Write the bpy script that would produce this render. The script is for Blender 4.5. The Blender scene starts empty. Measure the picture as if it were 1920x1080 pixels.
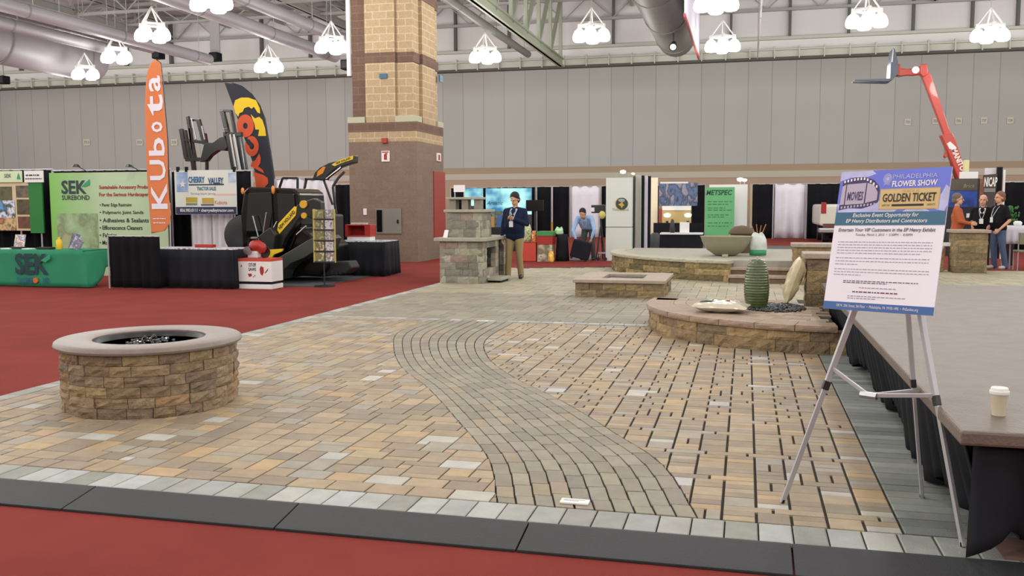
import bpy, math, random
from mathutils import Vector, Matrix
random.seed(7)
C = bpy.context.scene.collection
PI = math.pi
R = random.Random(11)

# ------------------------------------------------------------------ camera
F = 1740.0; YH = 383.0; VX = 1400.0; ROLL = -.003; CH = 1.6
th = math.atan((540-YH)/F)
yaw = math.atan((VX-960)/math.hypot(F, 540-YH))
cf = Vector((0, math.cos(th), -math.sin(th))); cu = Vector((0, math.sin(th), math.cos(th))); cr = Vector((1, 0, 0))
c_, s_ = math.cos(ROLL), math.sin(ROLL)
cr, cu = cr*c_+cu*s_, cu*c_-cr*s_
Rz = Matrix.Rotation(yaw, 3, 'Z')
cf, cu, cr = Rz@cf, Rz@cu, Rz@cr
CAM = Vector((0, 0, CH))
cam = bpy.data.cameras.new('camera'); camo = bpy.data.objects.new('camera', cam); C.objects.link(camo)
camo.matrix_world = Matrix(((cr.x, cu.x, -cf.x, 0), (cr.y, cu.y, -cf.y, 0), (cr.z, cu.z, -cf.z, CH), (0, 0, 0, 1)))
cam.sensor_width = 36; cam.lens = F/1920*36; cam.clip_end = 300; cam.clip_start = .05
bpy.context.scene.camera = camo

def ray(x, y): return cf*F+cr*(x-960)+cu*(540-y)
def Pz(x, y, z=0.05):
    d = ray(x, y); return CAM+d*((z-CH)/d.z)
def PY(x, y, Y):
    d = ray(x, y); return CAM+d*(Y/d.y)
def rc(x0, y0, x1, y1, Y):
    """photo rectangle (left, top, right, bottom) on the vertical plane at depth Y -> X0, X1, Z0, Z1"""
    a = PY(x0, (y0+y1)/2, Y); b = PY(x1, (y0+y1)/2, Y)
    t = PY((x0+x1)/2, y0, Y); m = PY((x0+x1)/2, y1, Y)
    return a.x, b.x, m.z, t.z

# ------------------------------------------------------------------ materials
def lin(c):
    return tuple(((v/255)/12.92 if v/255 <= .04045 else ((v/255+.055)/1.055)**2.4) for v in c)
MATS = {}
def mat(name, rgb=(128, 128, 128), rough=.7, metal=0, var=.0, scale=8, bump=0, bscale=None, attr=False,
        emit=0, alpha=1, coat=0, trans=0, stretch=None, spec=.5):
    if name in MATS: return MATS[name]
    m = bpy.data.materials.new(name); m.use_nodes = True; nt = m.node_tree; n = nt.nodes; L = nt.links
    b = n['Principled BSDF']; col = (*lin(rgb), 1)
    b.inputs['Base Color'].default_value = col; b.inputs['Roughness'].default_value = rough
    b.inputs['Metallic'].default_value = metal; b.inputs['Specular IOR Level'].default_value = spec
    if coat: b.inputs['Coat Weight'].default_value = coat
    if trans: b.inputs['Transmission Weight'].default_value = trans
    tc = n.new('ShaderNodeTexCoord'); src = None
    vec = tc.outputs['Object']
    if stretch:
        mp = n.new('ShaderNodeMapping'); mp.inputs['Scale'].default_value = stretch; L.new(vec, mp.inputs['Vector']); vec = mp.outputs['Vector']
    if attr:
        a = n.new('ShaderNodeAttribute'); a.attribute_name = 'Col'; src = a.outputs['Color']
    if var:
        nz = n.new('ShaderNodeTexNoise'); nz.inputs['Scale'].default_value = scale; nz.inputs['Detail'].default_value = 6
        L.new(vec, nz.inputs['Vector'])
        mr = n.new('ShaderNodeMapRange'); mr.inputs['From Min'].default_value = .3; mr.inputs['From Max'].default_value = .7
        mr.inputs['To Min'].default_value = 1-var; mr.inputs['To Max'].default_value = 1+var
        L.new(nz.outputs['Fac'], mr.inputs['Value'])
        mx = n.new('ShaderNodeMix'); mx.data_type = 'RGBA'; mx.blend_type = 'MULTIPLY'; mx.inputs[0].default_value = 1
        if src: L.new(src, mx.inputs[6])
        else: mx.inputs[6].default_value = col
        L.new(mr.outputs['Result'], mx.inputs[7]); src = mx.outputs[2]
    if src: L.new(src, b.inputs['Base Color'])
    if bump:
        nb = n.new('ShaderNodeTexNoise'); nb.inputs['Scale'].default_value = bscale or scale*3; nb.inputs['Detail'].default_value = 5
        L.new(vec, nb.inputs['Vector'])
        bp = n.new('ShaderNodeBump'); bp.inputs['Strength'].default_value = bump; bp.inputs['Distance'].default_value = .02
        L.new(nb.outputs['Fac'], bp.inputs['Height']); L.new(bp.outputs['Normal'], b.inputs['Normal'])
    if emit:
        b.inputs['Emission Color'].default_value = col; b.inputs['Emission Strength'].default_value = emit
    m.diffuse_color = col
    MATS[name] = m; return m

# ------------------------------------------------------------------ mesh builder
ORG = {}
class MB:
    def __init__(s): s.v = []; s.f = []; s.c = []; s.col = (1, 1, 1)
    def face(s, idx): s.f.append(tuple(idx)); s.c.append(s.col)
    def add(s, vs, fs):
        o = len(s.v); s.v += [tuple(p) for p in vs]
        for f in fs: s.face([i+o for i in f])
    def box(s, x0, x1, y0, y1, z0, z1, M=None):
        vs = [Vector(p) for p in ((x0,y0,z0),(x1,y0,z0),(x1,y1,z0),(x0,y1,z0),(x0,y0,z1),(x1,y0,z1),(x1,y1,z1),(x0,y1,z1))]
        if M: vs = [M@p for p in vs]
        s.add(vs, [(0,3,2,1),(4,5,6,7),(0,1,5,4),(1,2,6,5),(2,3,7,6),(3,0,4,7)]); return s
    def beam(s, p0, p1, w, h, up=(0,0,1)):
        p0, p1 = Vector(p0), Vector(p1); d = (p1-p0).normalized(); u = Vector(up)
        if abs(d.dot(u)) > .98: u = Vector((0, 1, 0))
        sd = d.cross(u).normalized(); u = sd.cross(d).normalized(); vs = []
        for p in (p0, p1):
            for a, b in ((-1,-1),(1,-1),(1,1),(-1,1)): vs.append(p+sd*a*w/2+u*b*h/2)
        s.add(vs, [(0,1,2,3),(7,6,5,4),(0,4,5,1),(1,5,6,2),(2,6,7,3),(3,7,4,0)]); return s
    def cyl(s, p0, p1, r0, r1=None, n=12, cap=True):
        r1 = r0 if r1 is None else r1
        p0, p1 = Vector(p0), Vector(p1); d = (p1-p0).normalized()
        a = Vector((0,0,1)) if abs(d.z) < .9 else Vector((1,0,0)); u = d.cross(a).normalized(); w = d.cross(u)
        vs = []
        for p, r in ((p0, r0), (p1, r1)):
            for i in range(n): t = 2*PI*i/n; vs.append(p+(u*math.cos(t)+w*math.sin(t))*r)
        fs = [(i, (i+1)%n, n+(i+1)%n, n+i) for i in range(n)]
        if cap: fs += [tuple(range(n-1,-1,-1)), tuple(range(n, 2*n))]
        s.add(vs, fs); return s
    def tube(s, pts, r, n=8):
        pts = [Vector(p) for p in pts]
        for i in range(len(pts)-1): s.cyl(pts[i], pts[i+1], r, r, n)
        for p in pts[1:-1]: s.ball(p, r, r, r, n, 6)
        return s
    def ball(s, c, rx, ry, rz, n=12, m=8, M=None):
        vs = []; fs = []; c = Vector(c)
        for j in range(1, m):
            t = PI*j/m
            for i in range(n):
                a = 2*PI*i/n; p = Vector((rx*math.sin(t)*math.cos(a), ry*math.sin(t)*math.sin(a), rz*math.cos(t)))
                vs.append(c+(M@p if M else p))
        T = Vector((0,0,rz)); T = M@T if M else T
        vs += [c+T, c-T]; k = n*(m-1)
        for j in range(m-2):
            for i in range(n): fs.append((j*n+i, (j+1)*n+i, (j+1)*n+(i+1)%n, j*n+(i+1)%n))
        for i in range(n): fs += [(k, i, (i+1)%n), (k+1, (m-2)*n+(i+1)%n, (m-2)*n+i)]
        s.add(vs, fs); return s
    def lathe(s, prof, c=(0,0,0), n=32, a0=0, M=None):
        vs = []; c = Vector(c)
        for r, z in prof:
            for i in range(n):
                t = a0+2*PI*i/n; p = Vector((r*math.cos(t), r*math.sin(t), z)); vs.append(c+(M@p if M else p))
        fs = []
        for j in range(len(prof)-1):
            for i in range(n): fs.append((j*n+i, j*n+(i+1)%n, (j+1)*n+(i+1)%n, (j+1)*n+i))
        if prof[0][0] > 1e-4: fs.append(tuple(range(n-1, -1, -1)))
        if prof[-1][0] > 1e-4: k = (len(prof)-1)*n; fs.append(tuple(range(k, k+n)))
        s.add(vs, fs); return s
    def poly(s, pts, z0, z1):
        n = len(pts)
        a = sum(pts[i][0]*pts[(i+1)%n][1]-pts[(i+1)%n][0]*pts[i][1] for i in range(n))
        if a < 0: pts = pts[::-1]
        vs = [(x, y, z0) for x, y in pts]+[(x, y, z1) for x, y in pts]
        s.add(vs, [tuple(range(n-1,-1,-1)), tuple(range(n, 2*n))]+[(i, (i+1)%n, n+(i+1)%n, n+i) for i in range(n)]); return s
    def prism(s, pts, o, u, v, w, t):
        """outline pts (a,b) in plane o+a*u+b*v, thickness t along w"""
        o, u, v, w = Vector(o), Vector(u), Vector(v), Vector(w); n = len(pts)
        vs = [o+u*a+v*b for a, b in pts]+[o+u*a+v*b+w*t for a, b in pts]
        s.add(vs, [tuple(range(n)), tuple(range(2*n-1, n-1, -1))]+[(i, n+i, n+(i+1)%n, (i+1)%n) for i in range(n)]); return s
    def grid(s, fn, nu, nv, closed=False):
        vs = [fn(i/nu, j/nv) for j in range(nv+1) for i in range(nu+1)]
        s.add(vs, [(j*(nu+1)+i, j*(nu+1)+i+1, (j+1)*(nu+1)+i+1, (j+1)*(nu+1)+i) for j in range(nv) for i in range(nu)]); return s
    def build(s, name, m, parent=None, smooth=False, bevel=0, solid=0, local=False, label=None, org=None, kind=None, fix=True):
        me = bpy.data.meshes.new(name); o = bpy.data.objects.new(name, me)
        if parent is not None and not local: og = ORG.get(parent.name, Vector((0,0,0)))
        elif local: og = Vector((0,0,0))
        else:
            if org is None:
                xs = [p[0] for p in s.v]; ys = [p[1] for p in s.v]; zs = [p[2] for p in s.v]
                og = Vector(((min(xs)+max(xs))/2, (min(ys)+max(ys))/2, min(zs)))
            else: og = Vector(org)
            o.location = og
        me.from_pydata([(p[0]-og.x, p[1]-og.y, p[2]-og.z) for p in s.v], [], s.f)
        me.materials.append(m)
        if any(c != (1,1,1) for c in s.c):
            at = me.color_attributes.new('Col', 'FLOAT_COLOR', 'CORNER')
            buf = []
            for f, c in zip(s.f, s.c):
                buf += [*c, 1.0]*len(f)
            at.data.foreach_set('color', buf)
        if fix:
            import bmesh
            bm = bmesh.new(); bm.from_mesh(me); bmesh.ops.recalc_face_normals(bm, faces=bm.faces); bm.to_mesh(me); bm.free()
        if smooth:
            for p in me.polygons: p.use_smooth = True
            if smooth is not True: me.set_sharp_from_angle(angle=smooth)
        C.objects.link(o)
        if parent is not None: o.parent = parent
        if bevel:
            b = o.modifiers.new('bevel', 'BEVEL'); b.width = bevel; b.segments = 2; b.limit_method = 'ANGLE'
        if solid:
            b = o.modifiers.new('solid', 'SOLIDIFY'); b.thickness = solid; b.offset = 0
        ORG[o.name] = og.copy()
        if label: o['label'] = label
        if kind: o['kind'] = kind
        return o
def tag(o, label=None, cat=None, group=None, kind=None):
    if label: o['label'] = label
    if cat: o['category'] = cat
    if group: o['group'] = group
    if kind: o['kind'] = kind
    return o
def thing(name, label, cat, loc=(0,0,0), group=None, rz=0):
    o = bpy.data.objects.new(name, None); o.empty_display_size = .1; C.objects.link(o); o.location = loc; o.rotation_euler = (0,0,rz)
    ORG[o.name] = Vector(loc); return tag(o, label, cat, group)
def struct(o): o['kind'] = 'structure'; return o
def copy_tree(o, loc, label=None, parent=None):
    c = o.copy(); C.objects.link(c)
    if parent is None: c.location = loc
    else: c.parent = parent
    if label: c['label'] = label
    for ch in list(o.children): copy_tree(ch, None, None, c)
    return c

def text(name, s, w, h, ctr, m, parent, right=(1,0,0), up=(0,0,1), t=.004, bold=0, shear=0, local=False, spacing=1):
    """lettering standing t proud of the surface, fitted to w x h around ctr"""
    cu_ = bpy.data.curves.new(name, 'FONT'); cu_.body = s; cu_.offset = bold; cu_.shear = shear; cu_.space_line = .85
    cu_.align_x = 'CENTER'; cu_.resolution_u = 2; cu_.space_character = spacing
    to = bpy.data.objects.new('tmp', cu_); C.objects.link(to)
    dg = bpy.context.evaluated_depsgraph_get(); me = bpy.data.meshes.new_from_object(to.evaluated_get(dg))
    bpy.data.objects.remove(to); bpy.data.curves.remove(cu_)
    xs = [v.co.x for v in me.vertices]; ys = [v.co.y for v in me.vertices]
    if not xs: return None
    x0, x1, y0, y1 = min(xs), max(xs), min(ys), max(ys)
    right, up, ctr = Vector(right).normalized(), Vector(up).normalized(), Vector(ctr); nrm = right.cross(up).normalized()
    sx = w/(x1-x0); sy = (h/(y1-y0)) if h else sx
    vs = [ctr+right*((v.co.x-(x0+x1)/2)*sx)+up*((v.co.y-(y0+y1)/2)*sy)+nrm*t for v in me.vertices]
    fs = [tuple(p.vertices) for p in me.polygons]
    b = MB(); b.add(vs, fs); bpy.data.meshes.remove(me)
    return b.build(name, m, parent, local=local, fix=False)

def strokes(b, x0, x1, z, h, Y, rnd, wl=.06, gap=.3):
    """illegible small print: a row of short word-long bars"""
    x = x0
    while x < x1-wl*.3:
        w = min(wl*rnd.uniform(.4, 1.5), x1-x)
        b.box(x, x+w, Y-.004, Y, z-h/2, z+h/2); x += w+wl*gap

def curtain(b, x0, x1, Y, z0, z1, amp=.05, pitch=.22, axis='x', rnd=None, nz=6, flare=0):
    """pleated cloth from x0 to x1 hanging at depth Y"""
    rnd = rnd or R; n = max(6, int(abs(x1-x0)/pitch*6)); ph = rnd.uniform(0, 6); k = [rnd.uniform(.75, 1.25) for _ in range(n+2)]
    def fn(u, v):
        x = x0+(x1-x0)*u; a = amp*(.45+.55*(1-v))*k[int(u*n)]
        d = a*math.sin(2*PI*x/pitch+ph+.6*math.sin(x*1.7))+flare*(1-v)
        z = z0+(z1-z0)*v
        return (x, Y+d, z) if axis == 'x' else (Y+d, x, z)
    b.grid(fn, n, nz); return b

# split-faced block on a path: path(s) -> (x, y, nx, ny)
def block(b, path, s0, s1, z0, z1, depth, rough=.01, rnd=R, edge=.008, nu=4, nz=3):
    pts = []; j = rnd.uniform(-rough*.5, rough*.7)
    for k in range(nz+1):
        for i in range(nu+1):
            u, v = i/nu, k/nz; s = s0+(s1-s0)*u; x, y, nx, ny = path(s)
            border = (i in (0, nu)) or (k in (0, nz))
            o = j+(rnd.uniform(-rough, rough) if not border else -edge+rnd.uniform(-rough, rough)*.35)
            pts.append((x+nx*o, y+ny*o, z0+(z1-z0)*v))
    n0 = len(pts); W = nu+1
    for k in (0, nz):
        for i in range(nu+1):
            s = s0+(s1-s0)*i/nu; x, y, nx, ny = path(s); pts.append((x-nx*depth, y-ny*depth, z0 if k == 0 else z1))
    fs = [(k*W+i, k*W+i+1, (k+1)*W+i+1, (k+1)*W+i) for k in range(nz) for i in range(nu)]
    fs += [(i, n0+i, n0+i+1, i+1) for i in range(nu)]+[(nz*W+i, nz*W+i+1, n0+W+i+1, n0+W+i) for i in range(nu)]
    fs += [tuple(k*W for k in range(nz+1))+(n0+W, n0), tuple(k*W+nu for k in range(nz, -1, -1))+(n0+nu, n0+W+nu)]
    fs += [(n0, n0+W, n0+W+1, n0+1)] if False else [(n0+i, n0+W+i, n0+W+i+1, n0+i+1) for i in range(nu)]
    b.add(pts, fs)
def arc(cx, cy, r, a0, sgn=1):
    def f(s):
        t = a0+sgn*s/r; return cx+r*math.cos(t), cy+r*math.sin(t), math.cos(t), math.sin(t)
    return f
def line(x0, y0, x1, y1, nx, ny):
    L = math.hypot(x1-x0, y1-y0)
    return lambda s: (x0+(x1-x0)*s/L, y0+(y1-y0)*s/L, nx, ny)
def jit(c, rnd, a=.12):
    a *= .8; k = 1+rnd.uniform(-a, a); c = lin(c); return (c[0]*k*(1+rnd.uniform(-.03,.03)), c[1]*k, c[2]*k*(1+rnd.uniform(-.05,.05)))
def run(b, path, L, z0, courses, bl, depth, pal, rough=.01, rnd=R, gap=.004, wrap=False, nu=4):
    z = z0
    for h in courses:
        s = -rnd.uniform(0, bl) if not wrap else 0
        off = rnd.uniform(0, bl) if wrap else 0
        while s < L-.02:
            w = bl*rnd.uniform(.6, 1.35); e = s+w
            if wrap and L-e < bl*.5: e = L
            a0, a1 = max(s, 0), min(e, L)
            if not wrap and L-a1 < bl*.25: a1 = L; e = L
            if a1-a0 > .03:
                b.col = jit(rnd.choice(pal), rnd); block(b, path, a0+gap/2+off, a1-gap/2+off, z+gap*.3, z+h-gap*.3, depth, rough, rnd, nu=nu)
            s = e
        z += h
# ------------------------------------------------------------------ shared materials
M_carpet = mat('red carpet', (132, 58, 52), .95, var=.1, scale=1.3, bump=.5, bscale=260, spec=.1)
M_pav = mat('concrete paver', (170, 150, 120), .62, var=.10, scale=9, bump=.35, bscale=160, attr=True)
M_stone = mat('split stone', (140, 120, 90), .9, var=.22, scale=14, bump=.8, bscale=45, attr=True)
M_gstone = mat('grey wall stone', (140, 135, 120), .9, var=.16, scale=10, bump=.5, bscale=45, attr=True)
M_cap = mat('cap stone', (158, 142, 126), .55, var=.12, scale=12, bump=.25, bscale=90)
M_gcap = mat('grey cap stone', (160, 158, 142), .7, var=.08, scale=12, bump=.25, bscale=90)
M_joint = mat('joint sand', (46, 42, 36), .95)
M_rubber = mat('black rubber', (37, 38, 42), .62, var=.08, scale=30, bump=.3, bscale=200)
M_black = mat('black cloth', (26, 28, 34), .85, var=.15, scale=3, spec=.25)
M_blackgloss = mat('black gloss', (16, 17, 18), .18, spec=.6)
M_dark = mat('dark painted metal', (38, 40, 42), .38)
M_steel = mat('bare steel', (165, 165, 165), .3, metal=1)
M_alu = mat('aluminium', (178, 177, 180), .38, metal=.35)
M_white = mat('white', (226, 226, 224), .6)
M_wcloth = mat('white cloth', (214, 211, 220), .85, var=.04, scale=3)
M_green = mat('green cloth', (32, 128, 92), .8, var=.08, scale=3)
M_red = mat('red plastic', (164, 44, 36), .4)
M_orange = mat('orange', (206, 104, 50), .6)
M_yellow = mat('yellow paint', (226, 190, 30), .45)
M_grey = mat('grey', (128, 128, 126), .6)
M_skin = mat('skin', (196, 150, 122), .6)

# ------------------------------------------------------------------ the hall
b = MB(); b.box(-62, 42, -14, 50.4, -.3, 0); struct(b.build('floor', M_carpet))
M_wall = mat('wall panel', (172, 172, 168), .8, var=.03, scale=.25)
nt = M_wall.node_tree; n = nt.nodes; L = nt.links; bs = n['Principled BSDF']
geo = n.new('ShaderNodeNewGeometry'); sx = n.new('ShaderNodeSeparateXYZ'); L.new(geo.outputs['Position'], sx.inputs[0])
def mth(op, a, bb=None):
    q = n.new('ShaderNodeMath'); q.operation = op
    if isinstance(a, (int, float)): q.inputs[0].default_value = a
    else: L.new(a, q.inputs[0])
    if bb is not None:
        if isinstance(bb, (int, float)): q.inputs[1].default_value = bb
        else: L.new(bb, q.inputs[1])
    return q.outputs[0]
a_ = mth('DIVIDE', mth('ADD', sx.outputs[0], 100.34), 1.18); fr = mth('FRACT', a_); seam = mth('LESS_THAN', fr, .028)
fl = mth('FLOOR', a_); wn = n.new('ShaderNodeTexWhiteNoise'); wn.noise_dimensions = '1D'; L.new(fl, wn.inputs['W'])
k_ = mth('ADD', mth('MULTIPLY', wn.outputs['Value'], .07), .95)
k2 = mth('MULTIPLY', k_, mth('SUBTRACT', 1, mth('MULTIPLY', seam, .34)))
mx = n.new('ShaderNodeMix'); mx.data_type = 'RGBA'; mx.blend_type = 'MULTIPLY'; mx.inputs[0].default_value = 1
src = bs.inputs['Base Color'].links[0].from_socket; L.new(src, mx.inputs[6]); L.new(k2, mx.inputs[7]); L.new(mx.outputs[2], bs.inputs['Base Color'])
b = MB(); b.box(-60, 40, 50, 50.4, 0, 9.05); struct(b.build('wall_back', M_wall))
M_wbase = mat('wall base', (172, 148, 130), .8, var=.03, scale=.6)
b = MB(); b.box(-60, 40, 49.93, 50, 0, 2.95); struct(b.build('trim_1', M_wbase))
b = MB(); b.box(-60, 40, 49.9, 50, 2.95, 3.28); struct(b.build('trim_2', mat('pale trim', (184, 176, 162), .7)))
b = MB(); b.box(-60, 40, 49.92, 50, 3.28, 3.62); struct(b.build('trim_3', mat('tan trim', (160, 140, 116), .7)))
# rail along the wall top with its brackets
M_rail = mat('rail paint', (208, 212, 200), .55)
b = MB(); b.box(-60, 40, 49.55, 50, 8.85, 8.97); o = struct(b.build('trim_4', mat('painted rail shadow', (92, 90, 84), .7)))  # solid dark strip, its colour stands in for shade under the rail
b = MB(); b.box(-60, 40, 49.7, 50, 8.97, 9.3); b.box(-60, 40, 49.5, 50, 9.3, 9.36); b.box(-60, 40, 49.6, 50, 9.85, 9.98)
for i in range(84): x = -60+i*1.2; b.box(x, x+.06, 49.45, 49.72, 8.9, 9.5)
struct(b.build('trim_5', M_rail))
b = MB(); b.box(-60, 40, 49.9, 50.4, 9.05, 12.8); struct(b.build('wall_clerestory', mat('clerestory paint', (236, 237, 236), .8, var=.03, scale=.4)))
M_strut = mat('strut', (104, 106, 102), .6)
for i, px in enumerate((238, 322, 405, 492, 583, 855, 955, 1150, 1370, 1480, 1590, 1710, 1820, 1905, 130, 40)):
    x = PY(px, 100, 49.8).x; b = MB(); b.box(x-.06, x+.06, 49.6, 49.9, 9.98, 12.4); struct(b.build('trim_%d' % (6+i), M_strut))
M_side = mat('side wall', (150, 146, 140), .8)
b = MB(); b.box(-60.4, -60, -14, 50.4, 0, 12.8); struct(b.build('wall_left', M_side))
b = MB(); b.box(40, 40.4, -14, 50.4, 0, 12.8); struct(b.build('wall_right', M_side))
b = MB(); b.box(-60.4, 40.4, -14.4, -14, 0, 12.8); struct(b.build('wall_front', M_side))
b = MB(); b.box(-60.4, 40.4, -14.4, 50.4, 12.8, 13.1); struct(b.build('ceiling', mat('roof deck', (186, 184, 184), .8, var=.2, scale=.6)))

M_truss = mat('roof steel', (176, 177, 174), .55)
M_truss2 = mat('pale green roof steel', (176, 186, 164), .55)
def joist(Y, x0=-46, x1=30, zb=10.95, zt=12.5, step=1.5):
    b = MB(); b.box(x0, x1, Y-.09, Y+.09, zb, zb+.13); b.box(x0, x1, Y-.1, Y+.1, zt, zt+.16)
    x = x0; k = 0
    while x < x1-step:
        za, zc = (zb+.1, zt) if k % 2 == 0 else (zt, zb+.1)
        b.beam((x, Y, za), (x+step, Y, zc), .06, .06); x += step; k += 1
    struct(b.build('roof_joist', M_truss))
for i in range(9): joist(17.6+4*i, zb=11.45 if i % 2 else 11.25, step=1.3+.3*(i % 2))
def girder(X, y0, y1, zb, zt, m, w=.32, hb=.42, step=2.6):
    b = MB()
    for z, h in ((zb, hb), (zt, .3)):
        b.box(X-w/2, X+w/2, y0, y1, z, z+.07); b.box(X-w/2, X+w/2, y0, y1, z+h-.07, z+h); b.box(X-.06, X+.06, y0, y1, z, z+h)
    y = y1-.2; k = 0
    while y > y0+step:
        b.beam((X, y, zb+hb*.7), (X, y, zt+.1), .16, .16, (0,1,0)); b.beam((X, y, zt), (X, y-step, zb+hb*.7), .16, .16)
        y -= step
    struct(b.build('roof_girder', m))
girder(-9.45, 18, 48.1, 8.7, 12.1, M_truss2)
girder(-33.5, 18, 49.4, 11.2, 12.3, M_truss); girder(-21.8, 18, 49.4, 11.3, 12.3, M_truss)
girder(8.6, 18, 49.4, 11.3, 12.3, M_truss); girder(-2.2, 18, 49.4, 11.4, 12.3, M_truss)
# purlins and small conduit between the joists
for i, X in enumerate((-41, -37, -29.5, -26, -17, -14, -6, 2, 5, 12, 16)):
    b = MB(); b.box(X-.07, X+.07, 18, 49.8, 11.9, 12.05)
    struct(b.build('roof_purlin', M_truss))

M_duct = mat('duct paint', (146, 142, 147), .5, var=.05, scale=1)
M_ductd = mat('duct grey', (120, 122, 116), .55, var=.06, scale=1)
def duct(p0, p1, r, label, m=M_duct, group=None, n=24):
    t = thing('air_duct', label, 'duct', p0, group)
    b = MB(); b.cyl(p0, p1, r, r, n); b.build('pipe', m, t, smooth=.6)
    d = (Vector(p1)-Vector(p0)); L_ = d.length; d.normalize(); k = L_-1.2
    while k > 3: q = Vector(p0)+d*k; MB().cyl(q, q+d*.08, r*1.04, r*1.04, n).build('band', M_ductd, t, smooth=.6); k -= 5
    k = L_-.8
    while k > 3: q = Vector(p0)+d*k; MB().cyl(q, q+Vector((0,0,12.7-q.z)), .015, .015, 5).build('hanger_rod', M_truss, t); k -= 5
    return t
def dpx(pe, z, y0, r, label, m=M_duct, X=None):
    e = Pz(pe[0], pe[1], z); return duct((e.x if X is None else X, y0, z), (e.x, e.y, z), r, label, m)
dpx((628, 106), 8.5, 20, .27, 'long grey pipe duct ending near the wall, closest to the left of the brick column')
dpx((690, 92), 8.9, 20, .25, 'grey pipe duct running behind the brick column, lit by the lamp beside it')
dpx((392, 112), 8.2, 20, .24, 'short-looking grey pipe duct above the orange feather flag')
dpx((283, 89), 8.75, 20, .26, 'middle grey pipe duct of the left ceiling, ending behind the orange flag')
dpx((226, 97), 8.15, 20, .23, 'bright lit pipe duct just above the fat duct at the left')
dpx((172, 114), 8.75, 20, 1.02, 'fat pale air duct with a round end at the far left ceiling')
dpx((990, 102), 8.75, 20, .16, 'thin dark tray pipe beside the big pale green roof girder', M_ductd)
dpx((1268, 72), 9.25, 20, .85, 'fat dark grey air duct beside the hanging banner', M_ductd)
dpx((1420, 112), 8.95, 22, .035, 'thin bright conduit running down to the wall rail', M_white)

# ------------------------------------------------------------------ pendant lamps
M_glow = mat('lamp glass', (255, 252, 244), .3, emit=4.0)
M_lframe = mat('lamp frame', (232, 234, 230), .5)
LZ = 7.6
def lamp(label):
    t = thing('pendant_lamp', label, 'ceiling lamp', (0,0,0), 'high-bay lamp clusters')
    b = MB(); q = .43
    for a in (0, 1, 2, 3):
        cx, cy = q*math.cos(.06+a*PI/2), q*math.sin(.06+a*PI/2); dx, dy = q*math.cos(.06+(a+1)*PI/2), q*math.sin(.06+(a+1)*PI/2)
        b.beam((cx, cy, .36), (dx, dy, .36), .05, .07); b.beam((cx, cy, .38), (0, 0, .98), .04, .04)
    b.build('lamp_frame', M_lframe, t, local=True)
    b = MB(); b.cyl((0,0,.95), (0,0,12.8-LZ), .012, .012, 5); b.build('hanging_cable', M_truss, t, local=True)
    for a in range(4):
        cx, cy = q*math.cos(.06+a*PI/2), q*math.sin(.06+a*PI/2)
        s = MB(); s.lathe([(.0, .27), (.09, .25), (.17, .18), (.23, .06), (.25, -.05), (.235, -.15), (.18, -.2), (.0, -.22)], (cx, cy, 0), 18)
        so = s.build('lamp_shade', M_glow, t, smooth=True, local=True)
        s = MB(); s.cyl((cx, cy, .24), (cx, cy, .42), .08, .07, 10); s.build('ballast', M_lframe, so, local=True)
    return t
lab = {(-20.5,29.4): 'white four-shade lamp cluster above and left of the orange feather flag', (-25,33.4): 'lamp cluster hanging at the end of the bright lit pipe duct',
 (-29.6,37.3): 'lamp cluster hanging under the round end of the fat left duct', (-20.4,37.5): 'lamp cluster hanging above the black feather flag',
 (-15.5,33.4): 'lamp cluster just left of the brick column', (-15.6,25.3): 'lamp cluster cut by the top edge of the photo, above the left booths',
 (-10.5,37.3): 'lamp cluster just right of the brick column, under the green girder', (-5.5,33.6): 'lamp cluster at the end of the pale green roof girder, to its right',
 (-1,37.1): 'lamp cluster right of the hanging banner, the lower of two', (-1,29.35): 'lamp cluster cut by the top edge, right of the hanging banner',
 (3.75,33.35): 'lamp cluster near the top edge above the easel sign', (8.4,37.3): 'lamp cluster at the far right above the red boom'}
proto = None
for (x, y), l in lab.items():
    if proto is None: proto = lamp(l); proto.location = (x, y, LZ)
    else: copy_tree(proto, (x, y, LZ), l)
POWER = 520
def light(x, y, z, p, r=.45):
    ld = bpy.data.lights.new('lamp_or_fill_light', 'POINT'); ld.energy = p; ld.shadow_soft_size = r; ld.color = (1, .992, .955)
    lo = bpy.data.objects.new('lamp_or_fill_light', ld); C.objects.link(lo); lo.location = (x, y, z)
for j in range(13):
    for i in range(-4, 13):
        if (i+j) % 2: continue
        x = -29.6+4.76*i; y = 37.3-4*j
        if -58 < x < 38 and y > -13: light(x, y, LZ-.75, POWER)
for i in range(-4, 13):
    if i % 2: light(-29.6+4.76*i, 41.5, LZ-.75, POWER*.9)  # added fill row with no lamps, brightens the clerestory and back wall

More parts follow.
